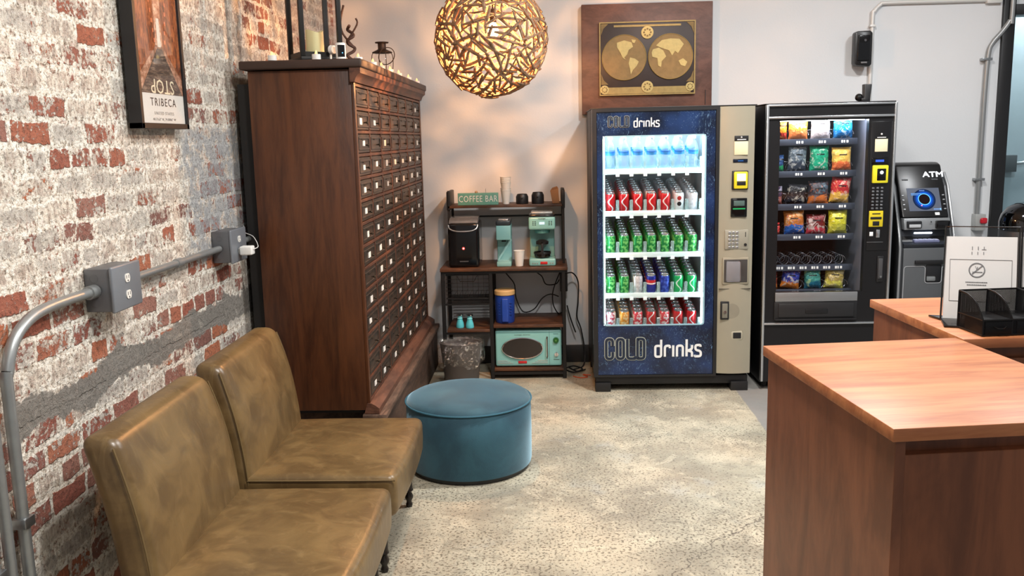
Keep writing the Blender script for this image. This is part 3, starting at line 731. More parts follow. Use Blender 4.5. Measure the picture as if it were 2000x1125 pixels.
for s_, nm in ((-1, 'west'), (1, 'east')):
    xc = (x0+x1)/2+s_*.159
    MB().lathe([(.001, 0), (rr, 0), (rr, .003), (.001, .003)], (xc, 6.358, zc), 48, Matrix.Rotation(-PI/2, 3, 'X').inverted()).build('hemisphere', M_sea, mp)
    MB().tube([(xc+rr*math.cos(2*PI*i/48), 6.3545, zc+rr*math.sin(2*PI*i/48)) for i in range(48)], .0025, 5, closed=True).build('hemisphere_ring', M_gold, mp)
    lands = {'west': [[(-.05, .10), (0, .115), (.05, .10), (.06, .07), (.03, .05), (.02, .02), (.0, .0), (.01, -.015), (-.012, .0), (-.025, .03), (-.05, .07)], [(.04, -.0), (.075, -.01), (.10, -.03), (.085, -.06), (.06, -.085), (.045, -.115), (.04, -.08), (.03, -.04)], [(.05, .12), (.08, .115), (.07, .095), (.055, .1)]],
             'east': [[(-.12, .05), (-.08, .06), (-.05, .04), (-.03, .0), (-.06, -.03), (-.065, -.07), (-.085, -.06), (-.09, -.01), (-.125, .0), (-.13, .03)], [(-.10, .075), (-.06, .11), (.0, .12), (.06, .115), (.09, .08), (.07, .05), (.05, .02), (.03, .035), (.01, .005), (-.01, .04), (-.04, .05), (-.08, .065)], [(.055, -.03), (.085, -.015), (.115, -.04), (.10, -.07), (.07, -.06)]]}[nm]
    b = MB()
    for L in lands: b.prism([(xc+x, zc+z) for x, z in L], 6.3515, 6.3545, 'xz')
    b.build('land_relief', M_land, mp)
for (cx_, cz_, r) in ((x0+.035, z0+.04, .03), (x1-.035, z0+.05, .03), ((x0+x1)/2, z0+.055, .04), ((x0+x1)/2, z1-.075, .042)):
    o = MB().lathe([(.001, 0), (r, 0), (r, .004), (.001, .005)], (cx_, 6.358, cz_), 24, Matrix.Rotation(PI/2, 3, 'X')).build('medallion', M_land, mp)
    b = MB()
    for k in range(8): a = k*PI/4; b.cyl((cx_+r*.55*math.cos(a), 6.353, cz_+r*.55*math.sin(a)), (cx_+r*.55*math.cos(a), 6.3515, cz_+r*.55*math.sin(a)), r*.16, n=8)
    b.build('medallion_detail', M_golddk, o)
for (cx_, cz_, sx, sz) in ((x0+.012, z1-.012, 1, -1), (x1-.012, z1-.012, -1, -1), (x0+.012, z0+.075, 1, 1), (x1-.012, z0+.085, -1, 1)):
    MB().prism([(cx_, cz_), (cx_+sx*.05, cz_), (cx_+sx*.018, cz_+sz*.03), (cx_, cz_+sz*.075)], 6.359, 6.362, 'xz').build('corner_ornament', M_golddk, mp)
# ---------------------------------------------------------------- coffee rack
M_rk = pm((30, 28, 28), .5, .3, name='rack_metal'); M_rw = wood((52, 32, 22), (104, 66, 42), (.5, 2, 2), .5, 7, name='rack_wood')
rk = thing('shelf_rack', 'black metal and dark wood coffee station rack against the back wall', 'rack', (1.18, 6.2, 0))
F, B_ = 5.985, 6.40
MB().box(.75, 1.62, F-.015, B_, .760, .782, .003).build('counter_shelf', M_rw, rk)
MB().box(.80, 1.60, 6.13, B_-.01, 1.180, 1.198, .003).build('top_shelf', M_rw, rk)
MB().box(1.105, 1.585, F, B_, .362, .384, .003).build('middle_shelf', M_rw, rk)
MB().box(.785, 1.08, F, B_, .335, .355, .003).build('small_shelf', M_rw, rk)
MB().box(1.105, 1.585, F, B_, .056, .076, .003).build('bottom_shelf', M_rw, rk)
for x in (.765, 1.093, 1.592):
    for y in (F+.015, B_-.02):
        MB().box(x-.0125, x+.0125, y-.0125, y+.0125, 0, .76, .002, 1).build('leg', M_rk, rk)
for x in (.807, 1.597):
    for y in (6.15, B_-.02): MB().box(x-.009, x+.009, y-.009, y+.009, .782, 1.30 if y < 6.2 else 1.27, .002, 1).build('upright', M_rk, rk)
    MB().box(x-.013, x+.013, 6.13, B_-.005, 1.165, 1.295, .006, 2).build('end_guard', M_rk, rk)
b = MB()
for y in (F+.01, B_-.02):
    b.box(.765, 1.592, y-.008, y+.008, .742, .758); b.box(1.105, 1.58, y-.008, y+.008, .03, .05); b.box(.78, 1.09, y-.006, y+.006, .32, .334)
b.box(.81, 1.595, B_-.03, B_-.02, 1.095, 1.107); b.build('cross_bar', M_rk, rk)
b = MB()  # wire basket
for k in range(9): x = .79+.29*k/8; b.cyl((x, F+.02, .57), (x, F+.02, .73), .0015, n=5); b.cyl((x, F+.02, .57), (x, B_-.04, .57), .0015, n=5)
for k in range(7): z = .57+.16*k/6; b.cyl((.785, F+.02, z), (1.085, F+.02, z), .0015, n=5)
for z in (.57, .735): b.box(.785, 1.085, F+.012, F+.024, z-.004, z+.004)
b.tube([(.86, F+.008, .735), (.885, F+.005, .69), (.98, F+.005, .69), (1.005, F+.008, .735)], .003, 6)
b.build('wire_basket', M_rk, rk)
b = MB()
for k in range(16): y = F+.02+.38*k/15; b.cyl((.78, y, .53), (1.085, y, .53), .0018, n=5)
b.box(.775, 1.09, F+.005, F+.017, .525, .535)
b.build('wire_shelf', M_rk, rk)
b = MB()
for k in range(8): z = .37+.16*k/7; b.cyl((.79, B_-.01, z), (1.085, B_-.01, z), .0018, n=5)
b.build('wire_back', M_rk, rk)
# items on the rack ------------------------------------------------------
ZC = .7825
im = thing('ice_maker', 'black countertop ice maker with a clear lid on the coffee rack', 'appliance', (.91, 6.12, ZC))
b = MB(); b.rbox((.913, 6.17, .935), (.106, .155, .152), .02, 3, 4)
b.build('body', M_blackg, im)
MB().prism([(6.015, 1.045), (6.02, 1.075), (6.05, 1.10), (6.12, 1.118), (6.28, 1.118), (6.28, 1.085), (6.02, 1.04)], .815, 1.011, 'yz', .004).build('lid', pm((120, 122, 126), .2, .4, var=.35, scale=25), im)
MB().tube(smooth_path([(.812, 6.02, 1.075), (.822, 6.008, 1.05), (.86, 6.002, 1.035), (.913, 6.0, 1.032), (.966, 6.002, 1.035), (1.004, 6.008, 1.05), (1.014, 6.02, 1.075)], 4), .0045, 7).build('lid_rim', M_alu, im)
MB().cyl((.913, 6.013, .915), (.913, 6.010, .915), .009).build('button_light', emit((255, 70, 60), 3), im)
MB().cyl((.913, 6.010, .915), (.913, 6.009, .915), .004).build('button_center', emit((255, 220, 210), 4), im)
MB().box(.885, .945, 6.011, 6.014, .822, .829).build('badge', pm((90, 92, 95), .4, .5), im)
# sign
sg = thing('coffee_sign', 'aqua wooden block sign reading COFFEE BAR on the top shelf', 'sign', (1.01, 6.17, 1.199))
MB().box(.872, 1.152, 6.14, 6.165, 1.199, 1.282, .002).build('board', pm((104, 160, 142), .6, var=.18, scale=40), sg)
text('sign_text', 'COFFEE BAR', .062, M_paper, sg, (1.012, 6.1392, 1.24), sx=.72, ext=.0005, spacing=1.1)
MB().sphere((1.0, 6.155, 1.287), .011, 10, (1, 1, .9)).build('wooden_bead', pm((190, 150, 110), .5), sg)
MB().tube([(1.065, 6.155, 1.28), (1.066, 6.155, 1.31)], .0012, 5).build('wire_stem', M_steel, sg)
# cups
def cup(x, y, z, lab, h=.095, r0=.022, r1=.036, g=None, flip=False):
    t_ = thing('paper_cup', lab, 'cup', (x, y, z), 0, g)
    MB().lathe([(.001, .004), (r0-.002, .004), (r0-.001, 0), (r0, 0), (r1, h-.003), (r1+.002, h-.002), (r1+.002, h+.001), (r1-.001, h+.001), (r1-.003, h-.004), (r0-.001, .006), (.001, .006)], (x, y, z), 24).build('cup_body', M_paper, t_)
    return t_
c0 = None
zs = [1.199+.011*k for k in range(0, 3)]+[1.199+.085+.010*k for k in range(0, 3)]
for k, z in enumerate([1.199, 1.213, 1.255, 1.267, 1.279, 1.291]):
    lab = 'white paper cup nested in the tall stack on the top shelf'
    if k == 5: lab = 'topmost white paper cup of the tall stack on the top shelf'
    if k == 0: lab = 'lowest white paper cup of the tall stack, standing on the top shelf'
    cup(1.202, 6.20, z, lab, g='paper cups in the tall stack')
cup(1.29, 6.06, ZC, 'single white paper cup between the aqua brewer and coffee maker', .105, .026, .037)
for x, h, lab in ((1.315, .068, 'lower black mug on the top shelf, next to the paper cups'), (1.423, .079, 'taller black mug on the top shelf, toward the right end')):
    t_ = thing('black_mug', lab, 'mug', (x, 6.19, 1.199), 0, 'black mugs on the top shelf')
    MB().lathe([(.001, 0), (.041, 0), (.043, .006), (.043, h*.72), (.036, h*.93), (.033, h), (.030, h), (.030, h-.01), (.001, h-.012)], (x, 6.19, 1.199), 26).build('mug_body', M_black, t_)
    MB().box(x-.006, x+.006, 6.14, 6.15, 1.199+h*.55, 1.199+h*.7, .002).build('grip', M_black, t_)
pb = thing('kraft_box', 'small brown kraft packet leaning at the right end of the top shelf', 'packet', (1.54, 6.2, 1.199))
MB().prism([(1.525, 1.199), (1.572, 1.199), (1.566, 1.30), (1.51, 1.285)], 6.17, 6.225, 'xz', .003).build('packet_body', pm((150, 112, 78), .8, var=.2), pb)
MB().prism([(1.51, 1.2845), (1.566, 1.2995), (1.558, 1.315), (1.525, 1.305)], 6.19, 6.205, 'xz', .002).build('folded_top', pm((136, 100, 68), .8, var=.2), pb)
# tall aqua single serve brewer
kb = thing('pod_brewer', 'slim tall aqua single serve coffee brewer on the coffee rack', 'appliance', (1.18, 6.12, ZC))
b = MB(); b.prism([(6.03, ZC), (6.24, ZC), (6.24, 1.065), (6.03, 1.065), (6.03, .965), (6.13, .965), (6.13, .815), (6.03, .815)], 1.137, 1.237, 'yz', .006); b.build('body', pm((132, 184, 182), .4, var=.04), kb)
MB().rbox((1.187, 6.13, 1.082), (.052, .105, .019), .012, 3, 3).build('lid', pm((60, 66, 70), .3, .4), kb)
MB().rbox((1.187, 6.09, 1.101), (.035, .05, .005), .005, 3, 3).build('lid_handle', M_alu, kb)
MB().prism([(1.225, .965), (1.137, .815), (1.15, .815), (1.237, .952), (1.237, .965)], 6.118, 6.13, 'xz').build('spout_panel', pm((156, 204, 202), .4, var=.04), kb)
MB().cyl((1.187, 6.075, .966), (1.187, 6.075, .950), .016).build('spout', M_black, kb)
MB().box(1.15, 1.224, 6.032, 6.12, .815, .818).build('drip_tray', pm((150, 200, 198), .3), kb)
# coffee maker
cm_ = thing('coffee_maker', 'aqua retro drip coffee maker with a glass carafe on the coffee rack', 'appliance', (1.45, 6.12, ZC))
b = MB(); b.rbox((1.45, 6.13, .808), (.091, .11, .0255), .012, 3, 3); b.rbox((1.45, 6.20, .93), (.085, .04, .12), .01, 3, 3); b.rbox((1.45, 6.13, 1.075), (.091, .11, .044), .014, 3, 3)
b.build('body', pm((128, 182, 178), .3, var=.04), cm_)
MB().lathe([(.055, 1.005), (.06, 1.032), (.06, 1.04)], (1.45, 6.10, 0), 20).build('filter_housing', pm((90, 150, 146), .35), cm_)
MB().rbox((1.45, 6.13, 1.126), (.088, .105, .009), .008, 3, 3).build('lid', M_blackg, cm_)
MB().rbox((1.45, 6.14, 1.142), (.075, .07, .009), .008, 3, 3).build('reservoir_cover', pm((160, 165, 165), .2, .3), cm_)
MB().box(1.433, 1.468, 6.0175, 6.02, 1.068, 1.085).build('display', emit((220, 240, 245), 1.3), cm_)
b = MB()
for x in (1.39, 1.405, 1.50, 1.515):
    for z in (1.066, 1.077, 1.088): b.box(x-.004, x+.004, 6.0175, 6.02, z-.002, z+.002)
b.build('buttons', M_black, cm_)
text('badge_text', 'nostalgia', .012, M_black, cm_, (1.45, 6.0185, 1.108), sx=1.2, ext=.0003)
MB().rbox((1.46, 6.018, .805), (.024, .002, .009), .002, 2, 2).build('red_badge', pm((190, 40, 40), .3), cm_)
b = MB()
for x in (1.385, 1.40, 1.415, 1.505, 1.52): b.box(x-.004, x+.004, 6.017, 6.02, .80, .808)
b.build('chrome_trim', M_chrome, cm_)
ca = thing('coffee_carafe', 'glass carafe with black handle sitting in the aqua coffee maker', 'carafe', (1.45, 6.085, .834))
MB().lathe([(.03, .0), (.056, .01), (.058, .04), (.045, .085), (.04, .10)], (1.45, 6.085, .834), 24, cap=False).build('glass_bowl', M_glass, ca)
MB().lathe([(.001, .0015), (.05, .0015), (.0545, .012), (.0555, .034), (.001, .034)], (1.45, 6.085, .834), 24).build('coffee', pm((22, 12, 8), .15), ca)
MB().lathe([(.0425, .094), (.044, .112), (.02, .124), (.001, .126)], (1.45, 6.085, .834), 24).build('lid', M_black, ca)
MB().lathe([(.0585, .026), (.0595, .028), (.0595, .038), (.0585, .04)], (1.45, 6.085, .834), 24, cap=False).build('band', M_black, ca)
MB().box(1.442, 1.458, 6.012, 6.04, .85, .95, .004).box(1.442, 1.458, 6.012, 6.055, .935, .95, .004).build('handle', M_black, ca)
# canister
cn = thing('coffee_canister', 'blue plastic coffee canister with a tan lid on the middle shelf', 'canister', (1.18, 6.09, .385))
MB().lathe([(.001, 0), (.062, 0), (.066, .01), (.069, .17), (.066, .19), (.066, .198), (.001, .198)], (1.182, 6.09, .3855), 28).build('tub', pm((34, 68, 158), .35, var=.06), cn)
MB().lathe([(.069, .194), (.072, .198), (.072, .222), (.066, .23), (.001, .23)], (1.182, 6.09, .3855), 28).build('lid', pm((206, 172, 118), .5, var=.05), cn)
MB().rbox((1.187, 6.022, .385+.095), (.024, .014, .083), .008, 3, 3).build('grip_handle', pm((38, 74, 168), .35, var=.05), cn)
b = MB()
for s_ in (-1, 1):
    for k in range(5): b.box(1.187+s_*.037-.009, 1.187+s_*.037+.009, 6.028, 6.034, .385+.06+k*.02, .385+.065+k*.02, .002, 1)
b.build('grip_ribs', pm((28, 58, 140), .35), cn)
# shakers
for x, y, lab in ((.868, 6.06, 'left one of the two aqua bottle shaped shakers on the small shelf'), (.937, 6.045, 'right one of the two aqua bottle shaped shakers on the small shelf')):
    t_ = thing('shaker', lab, 'shaker', (x, y, .356), 0, 'aqua shakers on the small shelf')
    MB().lathe([(.001, 0), (.027, 0), (.029, .006), (.026, .03), (.018, .055), (.017, .06)], (x, y, .3555), 22).build('bottle_body', pm((96, 205, 215), .3, var=.05), t_)
    MB().lathe([(.0175, .06), (.020, .064), (.015, .070), (.017, .085), (.014, .086), (.001, .086)], (x, y, .3555), 22).build('neck', pm((130, 215, 220), .3), t_)
    MB().lathe([(.001, .086), (.024, .087), (.025, .093), (.001, .095)], (x, y, .3555), 22).build('cap', M_chrome, t_)
# microwave
mw = thing('microwave', 'aqua retro microwave with an oval door window on the bottom shelf', 'microwave', (1.34, 6.15, .077))
MB().rbox((1.343, 6.18, .21), (.230, .165, .128), .014, 3, 4).build('housing', M_aqua, mw)
zc_ = .212
def ell(cx, cz, a, b_, n=48): return [(cx+a*math.cos(2*PI*i/n), cz+b_*math.sin(2*PI*i/n)) for i in range(n)]
MB().prism(ell(1.30, zc_, .138, .072), 6.006, 6.016, 'xz').build('oval_window', pm((46, 42, 40), .18, var=.1), mw)
MB().tube([(x, 6.007, z) for x, z in ell(1.30, zc_, .140, .074)], .0045, 7, closed=True).build('chrome_ring', M_chrome, mw)
MB().tube([(1.472, 6.008, .145), (1.472, 5.998, .155), (1.472, 5.998, .28), (1.472, 6.008, .29)], .006, 8).build('door_handle', M_chrome, mw)
MB().box(1.4875, 1.4885, 6.013, 6.0155, .085, .335).build('door_gap', M_black, mw)
MB().cyl((1.533, 6.015, .265), (1.533, 6.002, .265), .021, .019, 24).build('power_knob', pm((20, 92, 30), .3), mw)
MB().cyl((1.533, 6.003, .265), (1.533, 6.0, .265), .006, n=10).build('knob_center', pm((90, 150, 60), .3), mw)
MB().cyl((1.535, 6.015, .165), (1.535, 6.004, .165), .016, .014, 24).build('timer_knob', M_chrome, mw)
MB().box(1.531, 1.539, 5.999, 6.004, .152, .186, .002).build('timer_pointer', M_alu, mw)
MB().rbox((1.30, 6.013, .112), (.030, .003, .0095), .003, 2, 2).build('red_badge', pm((196, 40, 44), .3), mw)
b = MB()
for k in range(3):
    b.box(1.125, 1.235-k*.02, 6.012, 6.0165, .104+k*.009, .107+k*.009); b.box(1.365+k*.02, 1.475, 6.012, 6.0165, .104+k*.009, .107+k*.009)
b.build('chrome_strips', M_chrome, mw)
text('badge_text', 'nostalgia electrics', .013, M_black, mw, (1.30, 6.0148, .306), sx=1.2, ext=.0004)
MB().box(1.515, 1.55, 6.0135, 6.0155, .309, .311).build('dial_mark', M_black, mw)
MB().box(1.515, 1.555, 6.0135, 6.0155, .126, .129).build('dial_mark', M_black, mw)
for x in (1.15, 1.54):
    for y in (6.05, 6.31): MB().cyl((x, y, .0765), (x, y, .084), .012, n=12).build('foot', M_black, mw)
# trash bin
TX, TY = .895, 5.80
tb = thing('trash_bin', 'dark grey waste bin with a clear plastic liner beside the rack', 'bin', (TX, TY, 0))
def oval(prof, c, n=36, sx=1, sy=.72):
    m = MB(); m.lathe(prof, (0, 0, 0), n, cap=False)
    for v in m.bm.verts: v.co = Vector((v.co.x*sx+c[0], v.co.y*sy+c[1], v.co.z+c[2]))
    return m
oval([(.001, .003), (.105, .003), (.11, .0), (.14, .30), (.145, .31), (.138, .31), (.105, .008), (.001, .008)], (TX, TY, 0)).build('bin_body', pm((72, 68, 66), .45, var=.06), tb)
random.seed(5)
m = oval([(.138, .165), (.152, .175), (.160, .24), (.152, .31), (.150, .322), (.137, .324), (.128, .30), (.118, .24), (.10, .19)], (TX, TY, 0), 72)
for v in m.bm.verts:
    dx, dy = v.co.x-TX, v.co.y-TY; a = math.atan2(dy, dx); k = noise.noise(Vector((math.cos(a)*5, math.sin(a)*5, v.co.z*14)))
    s_ = 1+.07*k+.03*noise.noise(Vector((a*9, v.co.z*40, 3)))+.02*abs(math.sin(a*11+v.co.z*30)); v.co.x = TX+dx*s_; v.co.y = TY+dy*s_
    if v.co.z < .2 and math.hypot(dx, dy) > .11: v.co.z += .03*math.sin(a*3+1.2)
    v.co.z = max(.02, v.co.z+.012*noise.noise(Vector((a*5, 1, 2))))
def mat_liner():
    t = NT('crinkled_liner'); v = t.coord(); n = t.noise(v, 34, 4, .7, 1.0).outputs[0]
    tr = t.n('ShaderNodeBsdfTransparent'); gl = t.n('ShaderNodeBsdfGlossy'); gl.inputs['Roughness'].default_value = .18
    bp = t.bump(n, .02, 1); t.put(gl.inputs['Normal'], bp)
    mx = t.n('ShaderNodeMixShader'); t.put(mx.inputs[0], t.math('ADD', .10, t.math('MULTIPLY', t.step(n, .52, .66), .55))); t.put(mx.inputs[1], tr.outputs[0]); t.put(mx.inputs[2], gl.outputs[0])
    t.t.links.new(mx.outputs[0], t.out.inputs[0]); return t.m
m.build('plastic_liner', mat_liner(), tb, 60)
ps = thing('crumpled_paper', 'crumpled white paper lying inside the waste bin liner', 'paper', (TX+.03, TY-.01, .24))
m = MB(); m.sphere((TX+.035, TY-.01, .262), .03, 14, (1.2, 1, .9))
for v in m.bm.verts: v.co += Vector((noise.noise(v.co*60), noise.noise(v.co*60+Vector((5, 0, 0))), noise.noise(v.co*60+Vector((0, 9, 0)))))*.014
m.build('paper_ball', M_paper, ps)
MB().cyl((TX+.01, TY, .012), (TX+.01, TY, .20), .06, .075, 16).build('waste_heap', pm((190, 188, 184), .8, var=.3), ps)
# cables
def cable(pts, lab, r=.0042, name='power_cable', mat=None, grp=None):
    o = MB().tube(smooth_path(pts, 7), r, 7).build(name, mat or M_black); tag(o, lab, 'cable', grp); return o
cable([(1.60, 6.20, .70), (1.66, 6.30, .69), (1.70, 6.34, .62), (1.70, 6.36, .48), (1.69, 6.37, .36), (1.72, 6.38, .26), (1.745, 6.36, .10), (1.73, 6.30, .006), (1.66, 6.20, .006)], 'black cable looping down the wall between the rack and drinks machine', .005)
cable([(1.62, 6.38, .44), (1.64, 6.36, .36), (1.67, 6.35, .27), (1.68, 6.35, .245)], 'short black cable end dangling right of the rack', .005)
cable([(1.12, 6.38, .775), (1.15, 6.38, .72), (1.20, 6.38, .66), (1.24, 6.38, .60), (1.25, 6.38, .50), (1.30, 6.37, .40), (1.38, 6.36, .42), (1.44, 6.35, .50), (1.50, 6.35, .53), (1.56, 6.36, .51)], 'thin black cable crossing behind the rack above the middle shelf')
cable([(1.40, 6.33, .755), (1.40, 6.34, .70), (1.44, 6.36, .66), (1.47, 6.37, .60), (1.54, 6.37, .60), (1.565, 6.38, .63)], 'black cable drooping under the coffee maker')
cable([(1.57, 6.30, .70), (1.52, 6.31, .56), (1.52, 6.31, .46), (1.555, 6.33, .39), (1.575, 6.36, .386+.006)], 'black cable looping from the right rack leg to the middle shelf')
sp_ = thing('power_strip', 'black power strip fixed behind the right rack leg', 'power strip', (1.60, 6.34, .6))
MB().box(1.57, 1.625, 6.33, 6.37, .55, .73, .006).build('strip_body', M_black, sp_)
b = MB()
for z in (.58, .62, .66, .70): b.box(1.585, 1.605, 6.327, 6.331, z-.008, z+.008)
b.build('strip_sockets', pm((60, 60, 60), .4), sp_)
cable([(1.63, 6.25, .006), (1.68, 6.15, .006), (1.72, 6.22, .006), (1.66, 6.30, .006), (1.60, 6.22, .006), (1.66, 6.10, .012), (1.74, 6.17, .013)], 'black cable coiled on the floor beside the drinks machine', .005)
cable([(1.65, 6.02, .005), (1.70, 5.98, .005), (1.75, 6.0, .005), (1.72, 6.06, .005), (1.77, 6.02, .012)], 'thin orange cord on the floor by the drinks machine', .0035, 'orange_cord', pm((200, 84, 44), .5))
# ---------------------------------------------------------------- letters built from strokes
def rpoly(pts, r, closed=False, k=4):
    P = [Vector(p) for p in pts]; N = len(P); out = []
    for i in range(N):
        if not closed and i in (0, N-1): out.append(P[i]); continue
        a, b, c = P[i-1], P[i], P[(i+1) % N]
        d1 = (a-b); d2 = (c-b); rr = min(r, d1.length*.49, d2.length*.49)
        p0 = b+d1.normalized()*rr; p1 = b+d2.normalized()*rr
        for j in range(k+1):
            t = j/k; out.append(p0*(1-t)**2+b*2*t*(1-t)+p1*t*t)
    return out
def strokes(m, glyphs, x, z, sx, sz, w, y0, y1):
    for gi, (pts, cl, rr) in enumerate(glyphs):
        P = rpoly([(x+px*sx, z+pz*sz) for px, pz in pts], rr*sz, cl)
        m.ribbon(P, w, y0-.00012*gi, y1, cl)
G_COLD = [([(.18, .66), (.18, 1), (0, 1), (0, 0), (.18, 0), (.18, .34)], False, .16),
          ([(.30, 0), (.48, 0), (.48, 1), (.30, 1)], True, .16),
          ([(.58, 1.0), (.58, 0), (.80, 0), (.80, .12)], False, .16),
          ([(.875, 0), (1.04, 0), (1.04, 1), (.875, 1), (.86, .99), (.86, .01)], True, .15)]
G_dr = [([(0, 0), (.14, 0), (.14, .64), (0, .64)], True, .12), ([(.14, .3), (.14, 1)], False, .1),
        ([(.23, 0), (.23, .64), (.35, .64), (.35, .5)], False, .14), ([(.43, 0), (.43, .66)], False, .1),
        ([(.52, 0), (.52, .64), (.66, .64), (.66, 0)], False, .14), ([(.75, 0), (.75, 1)], False, .1),
        ([(.88, .66), (.88, .42), (.77, .34)], False, .12), ([(.77, .34), (.88, .28), (.88, -.02)], False, .1),
        ([(1.08, .56), (1.08, .66), (.96, .66), (.96, .38), (1.09, .30), (1.09, .0), (.95, .0), (.95, .08)], False, .12)]
# ---------------------------------------------------------------- drinks machine
def mat_splash():
    t = NT('water_graphic'); v = t.coord(); x, y, z = t.sep(v); q = t.comb(x, z, 0)
    rot = t.vmath('ADD', q, t.vmath('MULTIPLY', t.noise(q, 3, 2).outputs['Color'], (.25, .25, 0)))
    s1 = t.noise(t.vmath('MULTIPLY', rot, (2.2, 1, 1)), 46, 4, .7, 1.2).outputs[0]
    s2 = t.noise(q, 4.5, 3, .5).outputs[0]; s3 = t.noise(q, 150, 3, .6).outputs[0]
    c = t.mix(t.step(s2, .35, .7), lin((14, 24, 46)), lin((28, 52, 98)))
    m = t.math('MULTIPLY', t.step(s1, .55, .70), t.step(t.noise(q, 3.3, 3).outputs[0], .38, .6))
    c = t.mix(t.math('MULTIPLY', m, .8), c, lin((110, 150, 190)))
    c = t.mix(t.math('MULTIPLY', t.step(s3, .64, .7), .3), c, lin((150, 190, 220)))
    t.bsdf(c, .22); return t.m
M_splash = mat_splash()
M_beige = pm((160, 154, 136), .42, .15, var=.04, name='beige_panel')
M_liner = pm((150, 158, 160), .4, var=.03, name='cabinet_liner')
dm = thing('drinks_machine', 'glass front drinks vending machine with blue COLD drinks graphics and a beige panel', 'vending machine', (2.285, 6.0, 0))
YF = 5.64; XL, XR = 1.775, 2.79; ZTOP = 1.815; XD = 2.562
b = MB()
b.box(XL, XL+.05, YF+.06, 6.40, .10, ZTOP, .004); b.box(2.50, XR, YF+.06, 6.40, .10, ZTOP, .004)
b.box(XL+.05, 2.50, 6.34, 6.40, .10, ZTOP); b.box(XL+.05, 2.50, YF+.09, 6.34, ZTOP-.06, ZTOP); b.box(XL+.05, 2.50, YF+.09, 6.34, .10, .34)
b.build('cabinet_body', pm((26, 25, 26), .5, .2, var=.1), dm)
b = MB(); b.box(XL+.05, XL+.054, YF+.10, 6.336, .34, ZTOP-.06); b.box(2.496, 2.50, YF+.10, 6.336, .34, ZTOP-.06); b.box(XL+.05, 2.50, 6.332, 6.34, .34, ZTOP-.06); b.box(XL+.05, 2.50, YF+.10, 6.34, ZTOP-.064, ZTOP-.06)
b.build('inner_liner', M_liner, dm)
WX0, WX1, WZ0, WZ1 = 1.843, 2.480, .442, 1.645
dr = MB().ring(XL, XD, .10, ZTOP, WX0-.035, WX1+.035, WZ0-.09, WZ1+.09, YF+.012, YF+.06).build('door', M_blackg, dm)
b = MB(); b.ring(XL+.03, XD-.022, .115, ZTOP-.022, WX0, WX1, WZ0, WZ1, YF+.004, YF+.012); b.build('graphic_panel', M_splash, dr)
b = MB(); b.ring(XL, XD, .10, ZTOP, XL+.028, XD-.02, .113, ZTOP-.02, YF-.004, YF+.012); b.build('door_frame', M_black, dr)
MB().box(WX0-.03, WX1+.03, YF+.014, YF+.018, WZ0-.03, WZ1+.03).build('window_glass', clear(name='window_glass', refl=.8), dr)
b = MB(); P = rpoly([(WX0, WZ0), (WX1, WZ0), (WX1, WZ1), (WX0, WZ1)], .02, True); b.ribbon(P, .008, YF+.002, YF+.013, True); b.build('window_seal', pm((150, 190, 205), .3, var=.02), dr)
M_out = pm((170, 178, 168), .4); M_wl = pm((238, 240, 240), .4, var=.02)
for (x, z, s_, w, wl) in ((1.856, .222, .130, .025, .235), (1.878, 1.703, .062, .0115, .12)):
    m = MB(); strokes(m, G_COLD, x, z, wl, s_, w, YF+.0015, YF+.004); m.build('cold_lettering', M_out, dr)
    m = MB(); strokes(m, G_COLD, x, z, wl, s_, w*.66, YF-.0005, YF+.002); m.build('cold_lettering', pm((28, 40, 60), .4), dr)
m = MB(); strokes(m, G_dr, 2.172, .232, .268, .112, .0145, YF, YF+.004); m.build('drinks_lettering', M_wl, dr)
m = MB(); strokes(m, G_dr, 2.036, 1.70, .142, .056, .0072, YF, YF+.004); m.build('drinks_lettering', M_wl, dr)
b = MB(); b.box(XL+.015, XR-.02, YF+.02, 6.38, .045, .10, .003); b.box(XL+.01, XL+.11, YF+.0, YF+.10, 0, .06, .004); b.box(XR-.13, XR-.02, YF+.0, YF+.10, 0, .06, .004); b.box(XL+.01, XL+.1, 6.28, 6.38, 0, .06); b.box(XR-.13, XR-.02, 6.28, 6.38, 0, .06)
b.build('base', M_black, dm)
b = MB(); b.box(XL-.004, XR+.004, YF+.01, 6.40, ZTOP, ZTOP+.006, .002); b.build('top_cover', M_black, dm)
# beige control column
def bow(x, y):
    u = (x-2.672)/.107; return y-.018*max(0, 1-u*u)
m = MB()
N = 16; xs = [2.565+.214*i/N for i in range(N+1)]
poly = [(x, bow(x, YF+.002)) for x in xs]+[(2.779, YF+.06), (2.565, YF+.06)]
m.prism(poly, .118, ZTOP-.003, 'xy'); pn = m.build('control_panel', M_beige, dm, 50)
yf = YF-.014
def cbx(name, x0, x1, z0, z1, mat, d=.006, bev=.002, par=None, y=None, lab=None):
    y = yf if y is None else y
    o = MB().box(x0, x1, y-d, y+.012, z0, z1, bev).build(name, mat, par or pn)
    if lab: o['label'] = lab
    return o
cbx('payment_sticker', 2.652, 2.737, 1.598, 1.632, M_black, .006, .0005, lab='black payment sticker'); cbx('payment_sticker', 2.652, 2.735, 1.515, 1.598, pm((222, 216, 180), .5), .006, .0005, lab='pale payment sticker')
MB().box(2.668, 2.722, yf-.0075, yf, 1.606, 1.611).build('sticker_mark', M_wl, pn); MB().sphere((2.694, yf-.006, 1.622), .005, 10).build('sticker_mark', M_wl, pn)
cbx('credit_display', 2.645, 2.735, 1.468, 1.490, pm((20, 28, 44), .15), .006, .003)
MB().box(2.675, 2.708, yf-.0068, yf, 1.475, 1.482).build('display_glow', emit((60, 110, 180), .9), pn)
o = cbx('card_reader', 2.640, 2.740, 1.300, 1.418, M_black, .012, .005)
